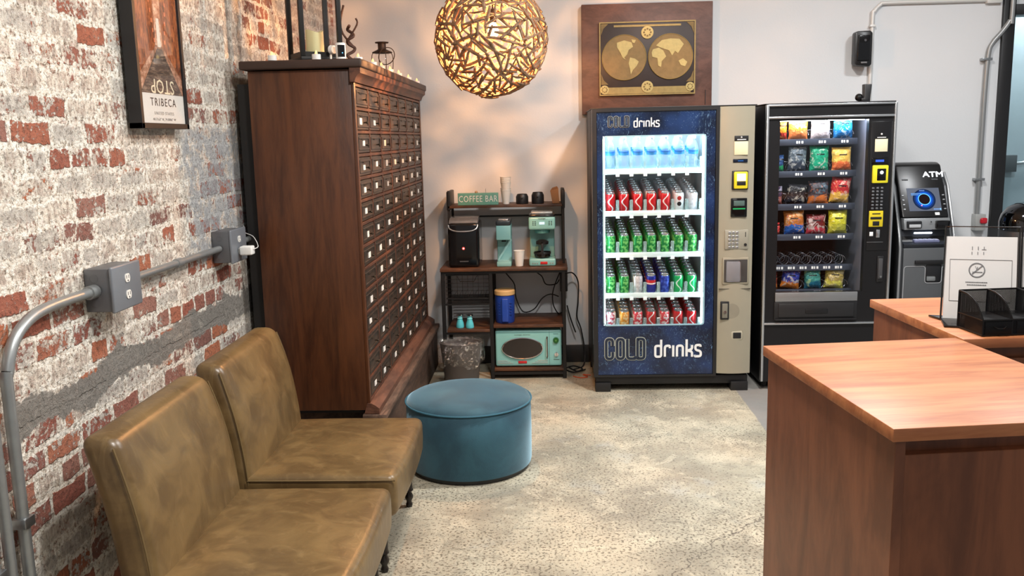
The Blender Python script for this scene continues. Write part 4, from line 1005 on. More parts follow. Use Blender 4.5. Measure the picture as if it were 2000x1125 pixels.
cbx('reader_face', 2.650, 2.736, 1.306, 1.412, pm((226, 208, 40), .4, var=.05), .02, .008, o, lab='yellow reader face'); cbx('reader_screen', 2.668, 2.722, 1.355, 1.40, emit((250, 250, 240), 1.6), .023, .002, o); cbx('reader_keys', 2.668, 2.722, 1.328, 1.352, M_black, .023, .002, o)
o = cbx('bill_validator', 2.636, 2.736, 1.130, 1.248, M_blackg, .010, .004); cbx('bill_slot', 2.648, 2.724, 1.178, 1.186, emit((60, 190, 110), .9), .013, .001, o)
cbx('validator_arrow', 2.652, 2.720, 1.20, 1.232, pm((80, 100, 96), .3), .012, .002, o)
o = cbx('keypad_bezel', 2.602, 2.750, .925, 1.050, pm((150, 146, 132), .4), .004, .006)
m = MB()
for r in range(5):
    for c in range(3): m.rbox((2.632+c*.023, yf-.006, .94+r*.023), (.009, .004, .008), .004, 2, 2)
m.build('keypad_buttons', M_alu, o)
cbx('coin_slot', 2.729, 2.733, 1.005, 1.035, M_black, .006, .001, o); MB().cyl((2.731, yf+.005, .955), (2.731, yf-.008, .955), .009).build('coin_return', M_black, o)
o = cbx('pickup_frame', 2.59, 2.758, .70, .875, pm((146, 140, 122), .45), .003, .008)
cbx('pickup_window', 2.60, 2.748, .714, .862, pm((66, 62, 60), .2), .005, .004, o); MB().box(2.612, 2.705, yf-.008, yf, .72, .855, .01).build('pickup_flap', pm((128, 126, 130), .25, var=.1), o)
cbx('seam_line', 2.572, 2.772, .672, .6735, M_black, .0, 0)
m = MB(); m.cyl((2.655, yf+.01, .53), (2.655, yf-.002, .53), .048, n=28); m.build('lock_recess', pm((140, 134, 118), .45), pn)
o = cbx('lock_plate', 2.583, 2.637, .475, .592, M_black, .006, .004); cbx('lock_handle', 2.592, 2.628, .485, .58, pm((120, 116, 104), .4), .009, .004, o); MB().cyl((2.61, yf, .525), (2.61, yf-.014, .525), .009).build('lock_cylinder', M_chrome, o)
o = cbx('coin_cup', 2.650, 2.728, .338, .402, pm((176, 170, 150), .4), .005, .012); cbx('cup_opening', 2.658, 2.722, .344, .396, M_black, .0065, .01, o)
# interior light tubes, shelves, dividers
M_tube = emit((220, 244, 255), 30)
for x in (WX0+.008, WX1-.002): MB().cyl((x, YF+.075, .42), (x, YF+.075, 1.70), .006, n=10).build('light_tube', M_tube, dm)
MB().cyl((1.86, YF+.13, 1.735), (2.46, YF+.13, 1.735), .012, n=10).build('light_tube', emit((214, 242, 255), 210), dm)
M_shelf = pm((214, 226, 226), .3, .2, var=.04); M_clear2 = clear((225, 245, 245), .22, (225, 245, 245), name='clear_plastic')
SH = [1.425, 1.158, .888, .622, .385]; TL = R_(9)
for si, z in enumerate(SH):
    TS = Matrix.Translation((0, YF+.115, z)) @ Matrix.Rotation(TL, 4, 'X') @ Matrix.Translation((0, -YF-.115, -z))
    s_ = MB().box(XL+.06, 2.492, YF+.115, 6.31, z-.006, z).build('shelf', M_shelf, dm, tf=TS)
    MB().box(XL+.06, 2.492, YF+.103, YF+.113, z-.020, z+.014, .002).build('shelf_lip', pm((206, 226, 226), .25, var=.03), s_)
    m = MB()
    for k in range(8):
        x = 1.853+.088*k; m.box(x-.0012, x+.0012, YF+.13, 6.29, z, z+.045); m.box(x-.010, x+.010, YF+.115, YF+.123, z, z+.085, .003, 1)
    m.build('lane_dividers', M_clear2, s_, tf=TS)
    for k in range(7):
        if si < 4: text('selection_number', 'ABCDE'[si]+str(k+1), .02, pm((60, 70, 74), .5), s_, (1.897+.088*k, YF+.1025, z-.004), ext=.0003) if False else None
    m = MB()
    for k in range(1, 7): m.box(1.853+.088*k-.012, 1.853+.088*k+.012, YF+.100, YF+.104, z-.034, z-.012, .001, 1)
    m.build('lane_tabs', pm((230, 240, 240), .3), s_)
def mat_can(name, c1, c2=None, mode='plain', c3=None):
    t = NT(name); v = t.coord(); x, y, z = t.sep(v); col = lin(c1)
    if mode == 'swoosh':
        w = t.math('ABSOLUTE', t.math('SUBTRACT', x, t.math('MULTIPLY', t.math('SINE', t.math('MULTIPLY', z, 70)), .014)))
        col = t.mix(t.math('LESS_THAN', w, .0045), col, lin(c2))
    elif mode == 'band':
        col = t.mix(t.math('LESS_THAN', t.math('ABSOLUTE', t.math('SUBTRACT', z, .075)), .016), col, lin(c2))
        col = t.mix(t.math('LESS_THAN', t.math('ABSOLUTE', t.math('SUBTRACT', z, .066)), .004), col, lin((235, 235, 235)))
    elif mode == 'dots':
        col = t.mix(t.math('LESS_THAN', t.vmath('LENGTH', t.comb(x, 0, 0)), .5), col, col)
        a = t.math('POWER', t.math('ADD', t.math('POWER', t.math('ABSOLUTE', x), 2), t.math('POWER', t.math('ABSOLUTE', t.math('SUBTRACT', z, .085)), 2)), .5)
        b_ = t.math('POWER', t.math('ADD', t.math('POWER', t.math('ABSOLUTE', x), 2), t.math('POWER', t.math('ABSOLUTE', t.math('SUBTRACT', z, .048)), 2)), .5)
        col = t.mix(t.math('LESS_THAN', a, .014), col, lin(c2)); col = t.mix(t.math('LESS_THAN', b_, .014), col, lin(c3))
    elif mode == 'mottle':
        n = t.noise(v, 45, 3).outputs[0]; col = t.mix(t.step(n, .50, .56), col, lin(c2))
    t.bsdf(col, .28, .35); return t.m
M_can = {'red': mat_can('red_can', (190, 26, 34), (236, 232, 232), 'swoosh'), 'white': mat_can('white_can', (226, 228, 230), (170, 40, 44), 'dots', (40, 40, 44)),
         'silver': mat_can('silver_can', (214, 216, 220), (190, 190, 196), 'mottle'), 'green': mat_can('green_can', (22, 132, 62), (120, 200, 110), 'mottle'),
         'lime': mat_can('bright_green_can', (30, 172, 96), (225, 245, 235), 'swoosh'), 'blue': mat_can('blue_can', (26, 44, 140), (190, 40, 44), 'band'),
         'navy': mat_can('dark_blue_can', (28, 50, 150), (60, 90, 190), 'mottle'), 'orange': mat_can('orange_can', (226, 150, 50), (240, 210, 150), 'mottle'),
         'pink': mat_can('white_pink_can', (226, 214, 216), (190, 70, 90), 'mottle'), 'berry': mat_can('red_white_can', (214, 60, 74), (240, 226, 226), 'mottle')}
CN = {'red': 'red soda can', 'white': 'white soda can with red and black dots', 'silver': 'silver white soda can', 'green': 'green soda can', 'lime': 'bright green soda can', 'blue': 'blue soda can with a red band', 'navy': 'plain blue soda can', 'orange': 'orange soda can', 'pink': 'white and pink soda can', 'berry': 'red and white patterned soda can'}
_cm = {}
def can_mesh(k):
    if k not in _cm:
        m = MB(); m.mat(0).lathe([(.0270, .0), (.0325, .010), (.0325, .105), (.027, .116)], (0, 0, 0), 20, cap=False)
        m.mat(1).lathe([(.001, .004), (.022, .003), (.026, 0), (.0272, .001)], (0, 0, 0), 20, cap=False)
        m.lathe([(.027, .116), (.0275, .121), (.0255, .122), (.0245, .118), (.001, .118)], (0, 0, 0), 20, cap=False)
        m.box(-.004, .004, -.008, .004, .118, .120)
        o = m.build('soda_can', [M_can[k], M_alu]); _cm[k] = o.data; bpy.data.objects.remove(o)
    return _cm[k]
ORD = ['leftmost', 'second', 'third', 'middle', 'fifth', 'sixth', 'rightmost']
ROWN = {1: 'red can shelf', 2: 'all green shelf', 3: 'blue can shelf', 4: 'bottom shelf'}
ROWS = {1: ['red']*5+['white', 'silver'], 2: ['green']*7, 3: ['green', 'green', 'silver', 'blue', 'navy', 'lime', 'lime'], 4: ['pink', 'orange', 'berry', 'red', 'berry', 'red', 'red']}
for r, kinds in ROWS.items():
    for c, kd in enumerate(kinds):
        for d in range(7):
            k2 = kd
            if r == 1 and c >= 3 and d > 0: k2 = 'silver' if c != 4 or d > 2 else 'red'
            o = bpy.data.objects.new('soda_can', can_mesh(k2)); C.objects.link(o)
            o.location = (1.897+.088*c, YF+.165+.0672*d*math.cos(TL), SH[r]+.0007+(.05+.0672*d)*math.sin(TL)); o.rotation_euler = (TL, 0, 0)
            ln = f'{ORD[c]} lane, {ROWN[r]}'
            tag(o, (f'{CN[k2]} at the front, {ln}' if d == 0 else f'{CN[k2]} behind the front can, {ln}'), 'can', f'cans in the {ORD[c]} lane of the {ROWN[r]}')
# water bottles
m = MB(); m.mat(0).lathe([(.001, .0), (.028, .0), (.0315, .008), (.030, .03), (.0315, .035), (.0315, .105), (.030, .110), (.0318, .118), (.031, .135), (.022, .165), (.013, .185), (.0125, .200)], (0, 0, 0), 20, cap=False)
m.mat(1).lathe([(.0325, .096), (.0325, .122)], (0, 0, 0), 20, cap=False); m.mat(2).lathe([(.0145, .192), (.0145, .208), (.001, .208)], (0, 0, 0), 16, cap=False)
m.mat(3).lathe([(.0322, .112), (.0330, .114), (.0322, .120)], (0, 0, 0), 20, cap=False)
bo = m.build('water_bottle', [clear((232, 246, 254), .17, (232, 244, 252), name='water_plastic'), pm((60, 150, 220), .3, var=.25, scale=60), M_wl, pm((20, 90, 190), .3)]); bme = bo.data; bpy.data.objects.remove(bo)
for c in range(7):
    for d in range(3):
        o = bpy.data.objects.new('water_bottle', bme); C.objects.link(o); o.location = (1.897+.088*c, YF+.165+.07*d*math.cos(TL), SH[0]+.0007+(.05+.07*d)*math.sin(TL)); o.rotation_euler = (TL, 0, 0)
        tag(o, (f'clear water bottle with a blue label at front of {ORD[c]} lane, top shelf' if d == 0 else f'clear water bottle behind the front one, {ORD[c]} lane, top shelf'), 'bottle', f'water bottles in the {ORD[c]} lane')
# ---------------------------------------------------------------- snack machine
sm = thing('snack_machine', 'black snack vending machine with metal trim and spiral trays of chip bags', 'vending machine', (3.24, 6.0, 0))
SX0, SX1 = 2.852, 3.636; W0, W1, V0, V1 = 2.935, 3.475, .64, 1.715
M_sb = pm((24, 24, 26), .38, .2, var=.08, name='snack_black')
b = MB()
b.box(SX0, SX0+.05, YF+.05, 6.40, .04, ZTOP, .004); b.box(3.50, SX1, YF+.05, 6.40, .04, ZTOP, .004)
b.box(SX0+.05, 3.50, 6.33, 6.40, .04, ZTOP); b.box(SX0+.05, 3.50, YF+.06, 6.33, ZTOP-.07, ZTOP); b.box(SX0+.05, 3.50, YF+.06, 6.33, .04, .55)
b.build('cabinet_body', M_sb, sm)
for x in (SX0+.05, SX1-.05):
    for y in (YF+.12, 6.3): MB().cyl((x, y, 0), (x, y, .045), .02, n=12).build('foot', M_black, sm)
sd_ = MB().ring(SX0, SX1, .06, ZTOP, W0, W1, V0, V1, YF+.008, YF+.05).build('door', M_sb, sm)
MB().box(W0-.02, W1+.005, YF+.010, YF+.014, V0-.01, V1+.01).build('window_glass', clear(name='snack_glass', refl=.8), sd_)
b = MB()
for x in (SX0-.004, SX1-.012): b.box(x, x+.016, YF-.008, YF+.03, .06, ZTOP, .004)
b.box(SX0, SX1, YF-.006, YF+.02, ZTOP-.012, ZTOP, .003); b.box(SX0, SX1, YF-.006, YF+.02, 1.728, 1.742, .003); b.box(SX0, SX1, YF-.006, YF+.02, .432, .445, .003)
b.build('metal_trim', M_alu, sd_)
MB().box(SX0-.004, SX1+.004, YF+.02, 6.40, ZTOP, ZTOP+.008, .003).build('top_cover', M_black, sm)
MB().box(2.93, 3.445, YF-.004, YF+.012, .582, .640, .002).build('silver_sill', pm((150, 152, 154), .35, .6, var=.05), sd_)
o = MB().box(2.925, 3.447, YF-.003, YF+.01, .462, .580, .004).build('delivery_frame', M_black, sd_)
MB().box(2.95, 3.425, YF-.010, YF, .480, .572, .006).build('delivery_flap', pm((34, 34, 36), .4), o)
MB().box(3.12, 3.26, YF-.013, YF-.009, .505, .535, .003).build('finger_grip', pm((20, 20, 22), .4), o); MB().box(2.93, 3.44, YF-.02, YF, .463, .470, .003).build('flap_lip', M_black, o)
def sbx(name, x0, x1, z0, z1, mat, d=.006, bev=.002, par=None, lab=None):
    o = MB().box(x0, x1, YF+.008-d, YF+.012, z0, z1, bev).build(name, mat, par or sd_)
    if lab: o['label'] = lab
    return o
sbx('selection_panel', 3.488, 3.618, .90, 1.70, pm((20, 20, 22), .25), .004, .003)
sbx('payment_sticker', 3.515, 3.592, 1.515, 1.592, pm((226, 220, 186), .5), .006, .0005, lab='pale payment sticker'); MB().box(3.527, 3.58, YF+.0015, YF+.006, 1.600, 1.604).build('sticker_mark', M_wl, sd_); MB().sphere((3.553, YF+.003, 1.622), .006, 10).build('sticker_mark', M_wl, sd_)
sbx('credit_display', 3.50, 3.60, 1.436, 1.48, M_blackg, .008, .003); sbx('display_screen', 3.522, 3.573, 1.452, 1.466, emit((70, 110, 230), 1.2), .010, .0005)
o = sbx('card_reader', 3.505, 3.60, 1.322, 1.432, pm((224, 214, 44), .4, var=.05), .02, .006, lab='yellow card reader'); sbx('reader_window', 3.530, 3.585, 1.338, 1.412, M_blackg, .023, .004, o); MB().cyl((3.557, YF-.014, 1.388), (3.557, YF-.0165, 1.388), .011, n=18).build('reader_light', emit((240, 250, 245), 1.6), o)
m = MB()
for r in range(7):
    for c in range(3): m.rbox((3.515+c*.027, YF+.001, 1.165+r*.021), (.008, .004, .006), .003, 2, 2)
m.build('keypad_buttons', pm((110, 112, 116), .3, .4), sd_)
o = sbx('bill_validator', 3.497, 3.583, 1.05, 1.15, pm((214, 192, 36), .4), .010, .003, lab='yellow bill slot'); sbx('bill_slot', 3.505, 3.573, 1.098, 1.112, M_black, .013, .001, o); sbx('bill_arrow', 3.52, 3.56, 1.058, 1.085, M_black, .013, .001, o); sbx('validator_mark', 3.515, 3.565, 1.130, 1.135, M_black, .0125, .0005, o)
sbx('small_sticker', 3.505, 3.527, .992, 1.018, M_wl, .006, .001); sbx('coin_plate', 3.545, 3.567, .982, 1.032, M_alu, .010, .002); sbx('panel_edge', 3.49, 3.59, .952, .955, M_steel, .006, .0005)
o = sbx('door_latch', 3.560, 3.600, .70, .865, M_black, .008, .004); sbx('latch_handle', 3.567, 3.594, .72, .85, pm((70, 70, 72), .4), .012, .004, o); MB().cyl((3.582, YF-.004, .735), (3.582, YF-.010, .735), .007, n=12).build('latch_lock', M_chrome, o)
b = MB(); b.box(3.492, 3.50, YF+.052, 6.32, .56, ZTOP-.07); b.build('inner_wall', pm((150, 156, 172), .3, .35, var=.1, scale=5), sm)
b = MB(); b.box(SX0+.05, SX0+.055, YF+.06, 6.33, .56, ZTOP-.07); b.box(SX0+.05, 3.50, 6.32, 6.33, .56, ZTOP-.07); b.build('inner_liner', pm((40, 40, 44), .5), sm)
MB().cyl((2.93, YF+.085, 1.722), (3.47, YF+.085, 1.722), .010, n=10).build('light_tube', emit((240, 244, 255), 60), sm)
TZ = [1.592, 1.392, 1.184, .990, .792, .632]; M_tray = pm((60, 64, 72), .3, .7, var=.1); M_coil = pm((150, 155, 165), .25, .9)
def coil(m, xc, z, r, turns, y0, pitch):
    pts = []; n = int(turns*14)
    for i in range(n+1): a = 2*PI*i/14; pts.append((xc+r*math.cos(a), y0+pitch*i/14, z+r+.004+r*math.sin(a)))
    m.tube(pts, .0016, 5)
for i, z in enumerate(TZ):
    s_ = MB().box(SX0+.06, 3.445, YF+.13, 6.30, z-.006, z).build('tray', M_tray, sm)
    MB().box(SX0+.06, 3.445, YF+.112, YF+.128, z-.03, z+.010, .002).build('tray_front', pm((84, 92, 108), .3, .6, var=.05), s_)
    m = MB(); 
    for k in range(3 if i != 4 else 6):
        x = 3.07+k*.140 if i != 4 else 2.965+k*.075
        for q in range(3): m.box(x+q*.016-.006, x+q*.016+.006-(q == 1)*.004, YF+.1105, YF+.1125, z-.018, z-.002)
    m.build('price_labels', M_wl, s_)
    m = MB()
    for k in range(6 if i != 4 else 7):
        x = (3.045+.07*k if i != 4 else 2.955+.070*k)
        if x < 3.42: coil(m, x, z, .031, 7 if i == 4 else 5, YF+.135, .05)
    m.build('spiral_coils', M_coil, s_)
def mat_bag(c1, c2, c3, seed, mode=0):
    t = NT('chip_bag'); v = t.coord(); x, y, z = t.sep(v); vv = t.vmath('ADD', v, (seed*1.7, seed*.9, seed*.3))
    n = t.noise(vv, 22, 3, .6, .8).outputs[0]; n2 = t.noise(vv, 60, 3, .6).outputs[0]
    zz = t.math('ADD', z, t.math('MULTIPLY', t.math('SUBTRACT', n, .5), .07))
    c = t.mix(t.step(zz, -.022, -.012), lin(c2), lin(c1))
    blob = t.vmath('LENGTH', t.comb(t.math('MULTIPLY', x, .75), 0, t.math('SUBTRACT', z, .022)))
    blob = t.math('ADD', blob, t.math('MULTIPLY', t.math('SUBTRACT', n2, .5), .03))
    c = t.mix(t.math('MULTIPLY', t.step(n, .54, .60), .5), c, lin(c3))
    c = t.mix(t.math('MULTIPLY', t.step(n2, .58, .64), .4), c, lin(c2))
    c = t.mix(t.step(blob, .030, .024), c, lin(c3))
    c = t.mix(t.math('MULTIPLY', t.step(t.math('ABSOLUTE', t.math('SUBTRACT', z, t.math('ADD', .024, t.math('MULTIPLY', n2, .004)))), .0055, .0045), t.step(t.math('ABSOLUTE', x), .026, .024)), c, lin(tuple(int(q*.35) for q in c1)))
    b2 = t.vmath('LENGTH', t.comb(t.math('SUBTRACT', t.math('ABSOLUTE', x), .026), 0, t.math('ADD', z, .038)))
    c = t.mix(t.math('MULTIPLY', t.step(b2, .02, .016), .7), c, lin(tuple(min(255, int(q*.5+120)) for q in c2)))
    t.bsdf(c, .24, .15, t.bump(t.math('ADD', n2, n), .008, .8)); return t.m
bi = 0
def bag(x, z, w, h, cols, lab, tilt=0, y=None, fall=0, grp='snack bags'):
    global bi
    bi += 1; random.seed(100+bi)
    y = YF+.155 if y is None else y
    nx, nz = 12, 16; vs = []; fs = []; sh = random.uniform(0, 9)
    for sgn in (-1, 1):
        for j in range(nz+1):
            for i in range(nx+1):
                u = -1+2*i/nx; v = -1+2*j/nz
                th = .030*(max(0, 1-abs(u)**2.4))**.6*(max(0, 1-abs(v/.9)**2.6))**.55 if abs(v) < .9 else 0
                th += .0015
                pinch = 1-.07*(1-abs(v)**3)*1.0
                px = u*w/2*pinch+.0035*noise.noise(Vector((u*3, v*3, sh))); pz = v*h/2*(1-.03*(1-u*u)*abs(v))
                wr = .006*noise.noise(Vector((u*3.2+sh, v*3.2, sgn)))*(1 if abs(v) < .9 and abs(u) < .98 else .3)
                if abs(v) >= .88: wr += .003*math.sin(u*20)*(abs(v)-.88)*5
                vs.append(Vector((px, sgn*th+wr, pz)))
    K = (nx+1)*(nz+1)
    for sg in (0, 1):
        for j in range(nz):
            for i in range(nx):
                a = sg*K+j*(nx+1)+i; q = [a, a+1, a+nx+2, a+nx+1]; fs.append(q if sg == 0 else q[::-1])
    for j in range(nz):
        for i in (0, nx): a = j*(nx+1)+i; fs.append([a, a+nx+1, K+a+nx+1, K+a])
    for i in range(nx):
        for j in (0, nz): a = j*(nx+1)+i; fs.append([a, a+1, K+a+1, K+a])
    m = MB(); m._add(vs, fs)
    o = m.build('snack_bag', mat_bag(cols[0], cols[1], cols[2], bi), None, 80)
    o.location = (x, y, z+h/2*abs(math.cos(tilt))+w/2*abs(math.sin(tilt))+.003); o.rotation_euler = (fall, tilt, random.uniform(-.15, .15))
    tag(o, lab, 'snack', grp); return o
g = lambda n: f'chip bags on the {n} tray'
T = 'snack machine'
bag(2.985, TZ[0], .06, .13, ((236, 150, 40), (190, 50, 40), (240, 200, 60)), f'orange bag half hidden at the left of the top {T} tray', grp=g('top'))
bag(3.085, TZ[0], .125, .15, ((240, 180, 60), (226, 130, 70), (246, 236, 210)), f'yellow orange chip bag on the top {T} tray', grp=g('top'))
bag(3.225, TZ[0], .125, .15, ((236, 226, 222), (220, 208, 206), (246, 244, 240)), f'white chip bag in the middle of the top {T} tray', grp=g('top'))
bag(3.365, TZ[0], .130, .145, ((30, 150, 190), (24, 110, 170), (220, 235, 225)), f'turquoise blue chip bag on the top {T} tray', grp=g('top'))
bag(2.975, TZ[1], .05, .11, ((40, 70, 120), (30, 150, 90), (60, 120, 180)), f'dark blue green bag half hidden at the left of the second {T} tray', grp=g('second'))
bag(3.085, TZ[1], .125, .16, ((96, 110, 122), (52, 62, 78), (236, 238, 236)), f'grey chip bag with a white emblem on the second {T} tray', .04, grp=g('second'))
bag(3.222, TZ[1], .125, .165, ((20, 160, 120), (24, 170, 130), (240, 240, 228)), f'green chip bag in the middle of the second {T} tray', grp=g('second'))
bag(3.362, TZ[1], .130, .15, ((240, 196, 90), (224, 110, 60), (250, 226, 150)), f'yellow and red chip bag on the second {T} tray', -.03, grp=g('second'))
bag(2.972, TZ[2], .045, .12, ((60, 50, 80), (180, 110, 100), (200, 200, 220)), f'dark narrow bag half hidden at the left of the third {T} tray', grp=g('third'))
bag(3.085, TZ[2], .125, .125, ((30, 30, 36), (44, 50, 62), (230, 226, 214)), f'black chip bag with a white stripe on the third {T} tray', .12, grp=g('third'))
bag(3.222, TZ[2], .13, .15, ((54, 50, 60), (206, 116, 60), (90, 130, 150)), f'dark and orange chip bag in the middle of the third {T} tray', grp=g('third'))
bag(3.362, TZ[2], .13, .165, ((190, 40, 44), (226, 180, 80), (240, 220, 200)), f'red chip bag with a golden base on the third {T} tray', .1, grp=g('third'))
bag(2.965, TZ[3], .04, .08, ((200, 60, 60), (210, 90, 80), (220, 120, 110)), f'small red bag half hidden at the left of the fourth {T} tray', grp=g('fourth'))
bag(3.075, TZ[3], .130, .155, ((196, 116, 50), (36, 96, 180), (230, 200, 150)), f'orange and blue chip bag on the fourth {T} tray', -.05, grp=g('fourth'))
bag(3.215, TZ[3], .125, .130, ((110, 32, 34), (196, 60, 76), (240, 230, 225)), f'dark red chip bag in the middle of the fourth {T} tray', grp=g('fourth'))
bag(3.352, TZ[3], .125, .155, ((214, 210, 50), (180, 180, 60), (240, 236, 150)), f'bright yellow chip bag on the fourth {T} tray', grp=g('fourth'))
bag(2.962, TZ[5], .035, .12, ((120, 40, 36), (220, 140, 60), (160, 70, 50)), f'small red brown bag half hidden at the left of the lowest {T} tray', grp=g('lowest'))
bag(3.065, TZ[5], .120, .125, ((40, 60, 150), (220, 130, 50), (230, 226, 210)), f'blue and orange chip bag on the lowest {T} tray', .12, grp=g('lowest'))
bag(3.205, TZ[5], .110, .13, ((70, 150, 140), (30, 110, 140), (200, 220, 150)), f'teal chip bag in the middle of the lowest {T} tray', -.05, grp=g('lowest'))
bag(3.345, TZ[5], .125, .13, ((180, 160, 90), (226, 222, 100), (226, 216, 180)), f'tan and yellow chip bag on the lowest {T} tray', .08, grp=g('lowest'))
# ---------------------------------------------------------------- cash machine
AX, AY = 3.92, 5.98
at_ = thing('cash_machine', 'grey and black standing ATM right of the snack machine', 'cash machine', (AX, AY, 0))
M_ag = pm((96, 99, 102), .42, .4, var=.06, name='atm_grey'); M_ad = pm((34, 35, 38), .4, .2); M_al = pm((150, 153, 156), .35, .4, var=.05)
A0, A1 = 3.745, 4.095
MB().prism([(5.80, 0), (6.38, 0), (6.38, 1.30), (6.20, 1.34), (6.0, 1.30), (5.86, .98), (5.80, .90)], A0+.03, A1-.03, 'yz', .008).build('body', M_ad, at_)
for s_, x in ((-1, A0), (1, A1-.025)):
    MB().prism([(5.775, 0), (6.36, 0), (6.36, 1.28), (6.12, 1.365), (6.0, 1.36), (5.93, 1.28), (5.80, .97), (5.775, .88)], x, x+.025, 'yz', .008).build('side_panel', pm((66, 68, 71), .38, .3, var=.06), at_)
    xx = x-.002 if s_ < 0 else x+.018
    MB().tube([(xx+.005, 5.77, .02), (xx+.005, 5.77, .89), (xx+.005, 5.793, .975), (xx+.005, 5.925, 1.285), (xx+.005, 5.99, 1.362)], .008, 8).build('silver_edge', M_al, at_)
# tilted head
hd = MB().prism([(5.815, 1.085), (5.985, 1.415), (6.03, 1.43), (6.12, 1.43), (6.20, 1.36), (6.05, 1.10)], A0+.028, A1-.028, 'yz', .012).build('head', pm((16, 16, 18), .32, name='atm_head'), at_)
# frame of reference on the head's face
p0 = Vector((AX, 5.815, 1.085)); up = (Vector((AX, 5.985, 1.415))-p0).normalized(); L_ = (Vector((AX, 5.985, 1.415))-p0).length
rx = Vector((1, 0, 0)); nr = rx.cross(up)  # outward (towards -y)
HF = Matrix.Translation(p0) @ Matrix((rx.to_4d(), (-nr).to_4d(), up.to_4d(), (0, 0, 0, 1))).transposed()
HF = Matrix(((1, 0, 0, p0.x), (0, -nr.y, up.y, p0.y), (0, -nr.z, up.z, p0.z), (0, 0, 0, 1)))
def hbox(name, x0, x1, z0, z1, mat, d=.003, bev=0, par=None): return MB().box(x0, x1, -d, .003, z0, z1, bev).build(name, mat, par or hd, tf=HF)
def mat_screen():
    t = NT('atm_screen'); v = t.coord(); 
    e = t.n('ShaderNodeEmission'); x, y, z = t.sep(v)
    cx, cy, cz = -.0, 0, 0
    return t, v, e
sc = hbox('screen', -.098, .106, .045, .205, pm((58, 62, 72), .2, var=.02, Emission_Color=(.10, .12, .17, 1), Emission_Strength=.6), .003)
# glowing ring graphic on the screen
def hring(name, cx, cz, r, w, mat, d, par):
    m = MB(); n = 40; m.ribbon([(cx+r*math.cos(2*PI*i/n), cz+r*math.sin(2*PI*i/n)) for i in range(n)], w, -d, -d+.0006, True); return m.build(name, mat, par, tf=HF)
def hdisc(name, cx, cz, r, mat, d, par):
    m = MB(); n = 40; m.prism([(cx+r*math.cos(2*PI*i/n), cz+r*math.sin(2*PI*i/n)) for i in range(n)], -d, -d+.0006, 'xz'); return m.build(name, mat, par, tf=HF)
for r, c_, s_, d in ((.072, (40, 58, 96), .7, .0040), (.062, (36, 72, 150), .8, .0047), (.052, (30, 96, 220), 1.0, .0054)): hdisc('screen_glow', .004, .125, r, emit(c_, s_), d, sc)
hdisc('screen_disc', .004, .125, .036, emit((52, 38, 40), .6), .0061, sc); hring('screen_ring', .004, .125, .038, .005, emit((100, 190, 250), 1.6), .0068, sc)
hbox('screen_mark', -.02, .012, .182, .190, emit((110, 140, 210), .9), .0066, 0, sc)
hbox('screen_mark', -.075, -.01, .163, .168, emit((120, 170, 235), 1), .0066, 0, sc); hbox('screen_mark', -.075, -.03, .155, .159, emit((120, 170, 235), 1), .0066, 0, sc)
hbox('screen_mark', .055, .092, .053, .060, emit((130, 170, 230), 1), .0045, 0, sc); hbox('screen_mark', .094, .102, .051, .062, emit((150, 210, 250), 1.2), .0045, 0, sc)
hdisc('screen_dot', -.018, .082, .005, emit((240, 150, 190), 1.4), .0068, sc)
text('atm_sign', 'ATM', .052, emit((245, 250, 255), 4), hd, HF @ Vector((.085, -.002, .300)), (PI/2-math.atan2(.17, .33), 0, 0), sx=1.25, ext=.002)
m = MB()
for s_ in (-1, 1):
    for k in range(4): MB().box(s_*.128-.007, s_*.128+.007, -.004, .002, .055+k*.032, .063+k*.032, .001, 1).build('side_button', M_al, hd, tf=HF)
hbox('speaker_grille', -.118, -.08, .262, .270, pm((54, 56, 60), .5), .0025); hbox('speaker_grille', .07, .11, .262, .270, pm((54, 56, 60), .5), .0025)
hbox('card_icon', .06, .088, .016, .034, M_wl, .003)
# middle modules
md = MB().prism([(5.785, 1.01), (5.80, 1.082), (5.86, 1.082), (5.86, 1.01)], A0+.03, A1-.03, 'yz', .004).build('card_module', pm((140, 143, 146), .35, .4, var=.06), at_)
MB().box(A0+.045, A0+.135, 5.774, 5.80, 1.022, 1.066, .004).build('receipt_slot', M_ad, md); MB().box(A0+.055, A0+.128, 5.770, 5.776, 1.026, 1.046, .002).build('receipt_lip', pm((180, 183, 186), .4), md)
MB().box(A1-.125, A1-.04, 5.768, 5.80, 1.015, 1.068, .006).build('card_reader', M_blackg, md); MB().cyl((AX+.02, 5.785, 1.06), (AX+.02, 5.779, 1.06), .004, n=10).build('camera_hole', M_black, md)
tr_ = MB().prism([(5.79, .895), (5.775, .918), (5.80, .925), (5.845, .935), (5.85, 1.008), (5.88, 1.008), (5.88, .895)], A0+.03, A1-.03, 'yz', .002).build('keypad_recess', pm((62, 66, 74), .35, .4), at_)
MB().box(AX-.06, AX+.055, 5.838, 5.848, .978, .988, .003).build('recess_light', emit((230, 240, 255), 5), tr_)
o = MB().box(AX-.075, AX+.085, 5.792, 5.84, .925, .942, .003).build('keypad', pm((120, 126, 160), .35, .3), tr_)
m = MB()
for r in range(3):
    for c in range(5): m.box(AX-.068+c*.031, AX-.045+c*.031, 5.795+r*.015, 5.806+r*.015, .941, .946, .001, 1)
m.build('keypad_keys', pm((190, 194, 220), .35, .2), o)
lo = MB().box(A0+.028, A1-.028, 5.775, 5.81, .0, .893, .008).build('lower_front', M_ag, at_)
MB().box(A0+.10, A1-.07, 5.760, 5.776, .79, .815, .004).build('cash_slot', M_black, lo)
b = MB(); P = rpoly([(A0+.035, .0+.02), (A0+.035, .775), (A0+.17, .775), (A0+.17, .665), (A0+.275, .665), (A0+.275, .775), (A1-.035, .775), (A1-.035, .02)], .02); b.ribbon(P, .004, 5.772, 5.776); b.build('door_seam', pm((190, 192, 195), .3, .4), lo)
